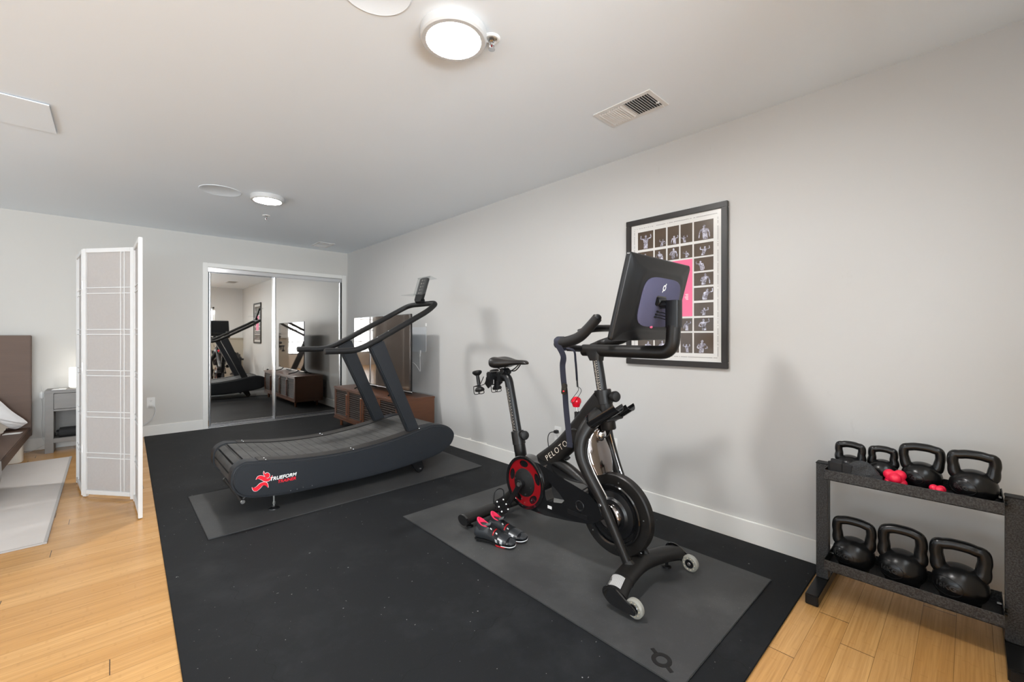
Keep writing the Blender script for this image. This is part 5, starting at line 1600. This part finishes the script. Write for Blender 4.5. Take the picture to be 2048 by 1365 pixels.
# ================================================================== RACK AND KETTLEBELLS
rk = thing('weight_rack', 'black textured steel two-shelf weight rack by the right wall', 'weight rack', (2.43, .18, 0))
for yy in (.450, -.135):
    y0, y1 = yy, yy + .047
    bm = new(); box(bm, 2.233, 2.635, y0 - .001, y1 + .001, .0005, .046, .003); ft = obj('foot_bar', bm, 'powder_coat', rk)
    bm = new(); prism(bm, rrect(.036, .034, .003, 2, (y0 + y1) / 2, .0235), 'X', 2.2305, 2.234, .001); obj('end_plug', bm, 'soft_black', ft)
    bm = new(); box(bm, 2.425, 2.472, y0, y1, .046, .582, .003); pt = obj('post', bm, 'hammertone', rk)
    bm = new(); box(bm, 2.423, 2.474, y0 - .0015, y1 + .0015, .578, .5845, .002); obj('post_cap', bm, 'soft_black', pt)
TRY0, TRY1, TRX0, TRX1 = -.084, .446, 2.322, 2.532
for zb in (.136, .538):
    bm = new(); th = .003
    box(bm, TRX0, TRX1, TRY0, TRY1, zb, zb + th); box(bm, TRX0, TRX0 + th, TRY0, TRY1, zb, zb + .045, .001, 1); box(bm, TRX1 - th, TRX1, TRY0, TRY1, zb, zb + .045, .001, 1)
    ty = obj('tray', bm, 'hammertone', rk)
    for y in (TRY0, TRY1 - th):
        bm = new(); box(bm, TRX0 + .001, TRX1 - .001, y, y + th, zb + .001, zb + .047, .001, 1); obj('end_plate', bm, 'powder_coat', ty)
        for x in (2.462,):
            bm = new(); s = 1 if y < 0 else -1; yb = y + (th if s > 0 else 0); cyl(bm, (x, yb - .012 * (s < 0) + 0, zb + .026), (x, yb + .012 * (s > 0), zb + .026), .006, 6); obj('bolt', bm, 'gloss_black', ty)
    bm = new(); ws = TRY0
    for z in (zb + .014, zb + .036): cyl(bm, (2.418, TRY0 - .002, z), (2.418, TRY0 - .010, z), .006, 12)
    obj('bolt', bm, 'soft_black', ty)


def kettlebell(y, zb, r, hw, H, tr, s, label, x=2.425, face=-30.):
    """r body radius, hw half width of the handle, H total height, tr handle tube radius"""
    t0 = thing('kettlebell', label, 'kettlebell', (x, y, zb), 'black kettlebells on the rack')
    rm = Matrix.Translation((x, y, zb))
    bm = new(); t = new(); prof = [(0, .0005), (r * .62, .0005), (r * .70, .004)]
    zc = r * .86
    for k in range(14):
        a = R(-42 + (90 + 42) * k / 13); prof.append((r * math.cos(a), zc + r * .93 * math.sin(a)))
    prof[-1] = (0, prof[-1][1]); lathe(t, prof, (0, 0, 0), (0, 0, 1), 48, caps=False)
    zt = zc + r * .93
    pts = cr([(0, -r * .40, zc + r * .15), (0, -r * .72, zc + r * .62), (0, -(hw - tr) * .95, zt + (H - zt) * .10), (0, -(hw - tr) * 1.0, zt + (H - zt) * .36), (0, -(hw - tr) * .93, zt + (H - zt) * .66), (0, -(hw - tr) * .66, H - tr * 1.25), (0, -(hw - tr) * .30, H - tr), (0, (hw - tr) * .30, H - tr),
              (0, (hw - tr) * .66, H - tr * 1.25), (0, (hw - tr) * .93, zt + (H - zt) * .66), (0, (hw - tr) * 1.0, zt + (H - zt) * .36), (0, (hw - tr) * .95, zt + (H - zt) * .10), (0, r * .72, zc + r * .62), (0, r * .40, zc + r * .15)], 5)
    n = len(pts); rr = [tr * (1 + .22 * max(0, 1 - abs(min(i, n - 1 - i) - 5) / 7.) ** 1.6) for i in range(n)]
    tube(t, pts, rr, 18); t.transform(rm); merge(bm, t); bd_ = obj('bell', bm, 'powder_coat', t0, 60)
    # raised weight mark on the front
    if s:
        tb_ = text_bm(s, r * .36, .0022, .0006); out = new()
        for v in tb_.verts:
            a, b_ = v.co.x / r, (v.co.y + r * .02) / r; rad = r * .985 + v.co.z
            b_ *= .95
            v.co = V((-rad * math.cos(a) * math.cos(b_), -rad * math.sin(a) * math.cos(b_), zc + rad * .93 * math.sin(b_)))
        tb_.transform(rm @ Matrix.Rotation(R(face), 4, 'Z')); obj('weight_mark', tb_, 'cast_mark', bd_, 30)
        bm = new(); pts = []
        for k in range(40):
            a = 2 * PI * k / 40; u, w = .66 * math.cos(a), .46 * math.sin(a) + .02
            pts.append((-r * 1.0 * math.cos(u) * math.cos(w), -r * math.sin(u) * math.cos(w), zc + r * .93 * math.sin(w)))
        tube(bm, pts, .0011, 6, closed=True); bm.transform(rm @ Matrix.Rotation(R(face), 4, 'Z')); obj('mark_border', bm, 'powder_coat', bd_, 40)


ZL, ZU = .1392, .5412
kettlebell(.356, ZL, .076, .079, .226, .0185, '12KG', 'black 12KG kettlebell at the left end of the lower shelf')
kettlebell(.196, ZL, .078, .079, .242, .0198, '16KG', 'black kettlebell in the middle of the lower shelf')
kettlebell(.028, ZL, .081, .0875, .238, .0212, '16KG', 'black kettlebell at the right end of the lower shelf')
kettlebell(.371, ZU, .055, .0563, .160, .0145, '4KG', 'smallest black kettlebell behind the gloves on the upper shelf', 2.440)
kettlebell(.262, ZU, .053, .0515, .154, .0140, '', 'black kettlebell behind the red lobed ball on the upper shelf', 2.472)
kettlebell(.138, ZU, .064, .0715, .191, .0162, '6KG', 'black kettlebell right of the red lobed ball on the upper shelf', 2.452)
kettlebell(-.008, ZU, .068, .0735, .195, .0172, '8KG', 'black 8KG kettlebell at the right end of the upper shelf', 2.425)


def reaction_ball(c, r, label, rot):
    bm = new(); ball(bm, c, r * .74, 3)
    m = Euler(rot).to_matrix()
    for d in ((1, 0, 0), (-1, 0, 0), (0, 1, 0), (0, -1, 0), (0, 0, 1), (0, 0, -1)):
        ball(bm, V(c) + m @ V(d) * r * .52, r * .50, 3)
    tag(obj('reaction_ball', bm, 'reaction_rubber', None, 60), label, 'ball', 'red six-lobed rubber balls')


reaction_ball((2.372, .213, ZU + .0445), .043, 'red six-lobed rubber ball in the middle of the upper shelf', (R(40), R(16), R(4)))
reaction_ball((2.357, .086, ZU + .030), .029, 'red lobed ball mostly hidden by the upper shelf lip', (R(48), R(38), R(20)))
# folded training gloves
gl = thing('training_gloves', 'folded black mesh training gloves with strap at the upper shelf left end', 'gloves', (2.36, .355, ZU))
bm = new(); box(bm, 2.332, 2.378, .372, .436, ZU + .001, ZU + .088, .012, 3); displace(bm, .004, 30, 1); obj('wrist_strap', bm, 'glove_fabric', gl, 60)
bm = new(); box(bm, 2.3290, 2.340, .345, .385, ZU + .004, ZU + .080, .005, 3); displace(bm, .002, 30, 5); obj('strap_flap', bm, 'glove_fabric', gl, 60)
bm = new(); ball(bm, (2.356, .318, ZU + .048), .05, 4, (.5, 1.05, .98)); displace(bm, .010, 22, 2); displace(bm, .003, 60, 6)
for v in bm.verts: v.co.z = max(v.co.z, ZU + .001); v.co.x = min(max(v.co.x, 2.3275), 2.382)
obj('mesh_back', bm, 'glove_mesh', gl, 60)
bm = new(); rings = []
for i in range(12):
    u = i / 11; y = .37 - .12 * u
    rings.append([(2.348 + .018 * math.cos(a), y, ZU + .030 + .004 * math.sin(u * 9) + (.028 - .008 * u) * math.sin(a)) for a in [2 * PI * k / 14 for k in range(14)]])
loft(bm, rings); displace(bm, .003, 45, 4)
for v in bm.verts: v.co.z = max(v.co.z, ZU + .001)
obj('palm', bm, 'glove_fabric', gl, 60)

# ================================================================== LIGHT AND CAMERA
def area(name, loc, rot, sx, sy, power, col):
    L = bpy.data.lights.new(name, 'AREA'); L.shape = 'RECTANGLE'; L.size = sx; L.size_y = sy; L.energy = power; L.color = col
    o = bpy.data.objects.new(name, L); COL.objects.link(o); o.location = loc; o.rotation_euler = rot; return o


DAY = (.87, .945, 1.)
FILL = (.90, .955, 1.)  # tint of the added upward fill lamps
for (a, c, z0, z1), pw, pg in zip(wl, (20, 8), (48, 14)):
    area('window_daylight', (LX - .20, (a + c) / 2, (z0 + z1) / 2), (0, R(-90), 0), z1 - z0, c - a, pw, DAY)
    area('ceiling_fill', (LX - .75, (a + c) / 2, .35), (0, R(-130), 0), 1.0, c - a, pg, FILL)     # unseen fill lamp outside, added to brighten the ceiling
a, c, z0, z1 = wr[0]
area('window_daylight', ((a + c) / 2, RY - .20, (z0 + z1) / 2), (R(90), 0, 0), c - a, z1 - z0, 205, DAY)
area('ceiling_fill', ((a + c) / 2, RY - .75, .35), (R(130), 0, 0), c - a, 1.0, 385, FILL)  # added fill lamp beyond the rear window, aimed up at the ceiling
a, c, z0, z1 = wf[0]
area('window_daylight', ((a + c) / 2, FY - .20, (z0 + z1) / 2), (R(48), 0, 0), c - a, z1 - z0, 10, DAY)

w = bpy.data.worlds.new('sky'); scene.world = w; w.use_nodes = True
bg = w.node_tree.nodes['Background']; bg.inputs[0].default_value = (.80, .90, 1., 1); bg.inputs[1].default_value = 1.6

cam = bpy.data.cameras.new('camera'); co = bpy.data.objects.new('camera', cam); COL.objects.link(co)
co.location = (0, 0, CAM_H); co.rotation_euler = (R(90), 0, -YAW)
cam.sensor_fit = 'HORIZONTAL'; cam.sensor_width = 36.; cam.lens = F_PX / 2048 * 36.; cam.shift_x = 0.; cam.shift_y = -(682.5 - V0) / 2048
cam.clip_start = .02
scene.camera = co
vs = scene.view_settings
vs.view_transform = 'Standard'; vs.look = 'None'; vs.gamma = 1.; vs.use_curve_mapping = False; vs.exposure = .58
scene.cycles.use_denoising = True
scene.cycles.max_bounces = 10; scene.cycles.diffuse_bounces = 6; scene.cycles.glossy_bounces = 6
scene.cycles.transmission_bounces = 8; scene.cycles.transparent_max_bounces = 12
scene.cycles.caustics_reflective = False; scene.cycles.caustics_refractive = False
scene.cycles.sample_clamp_indirect = 6.
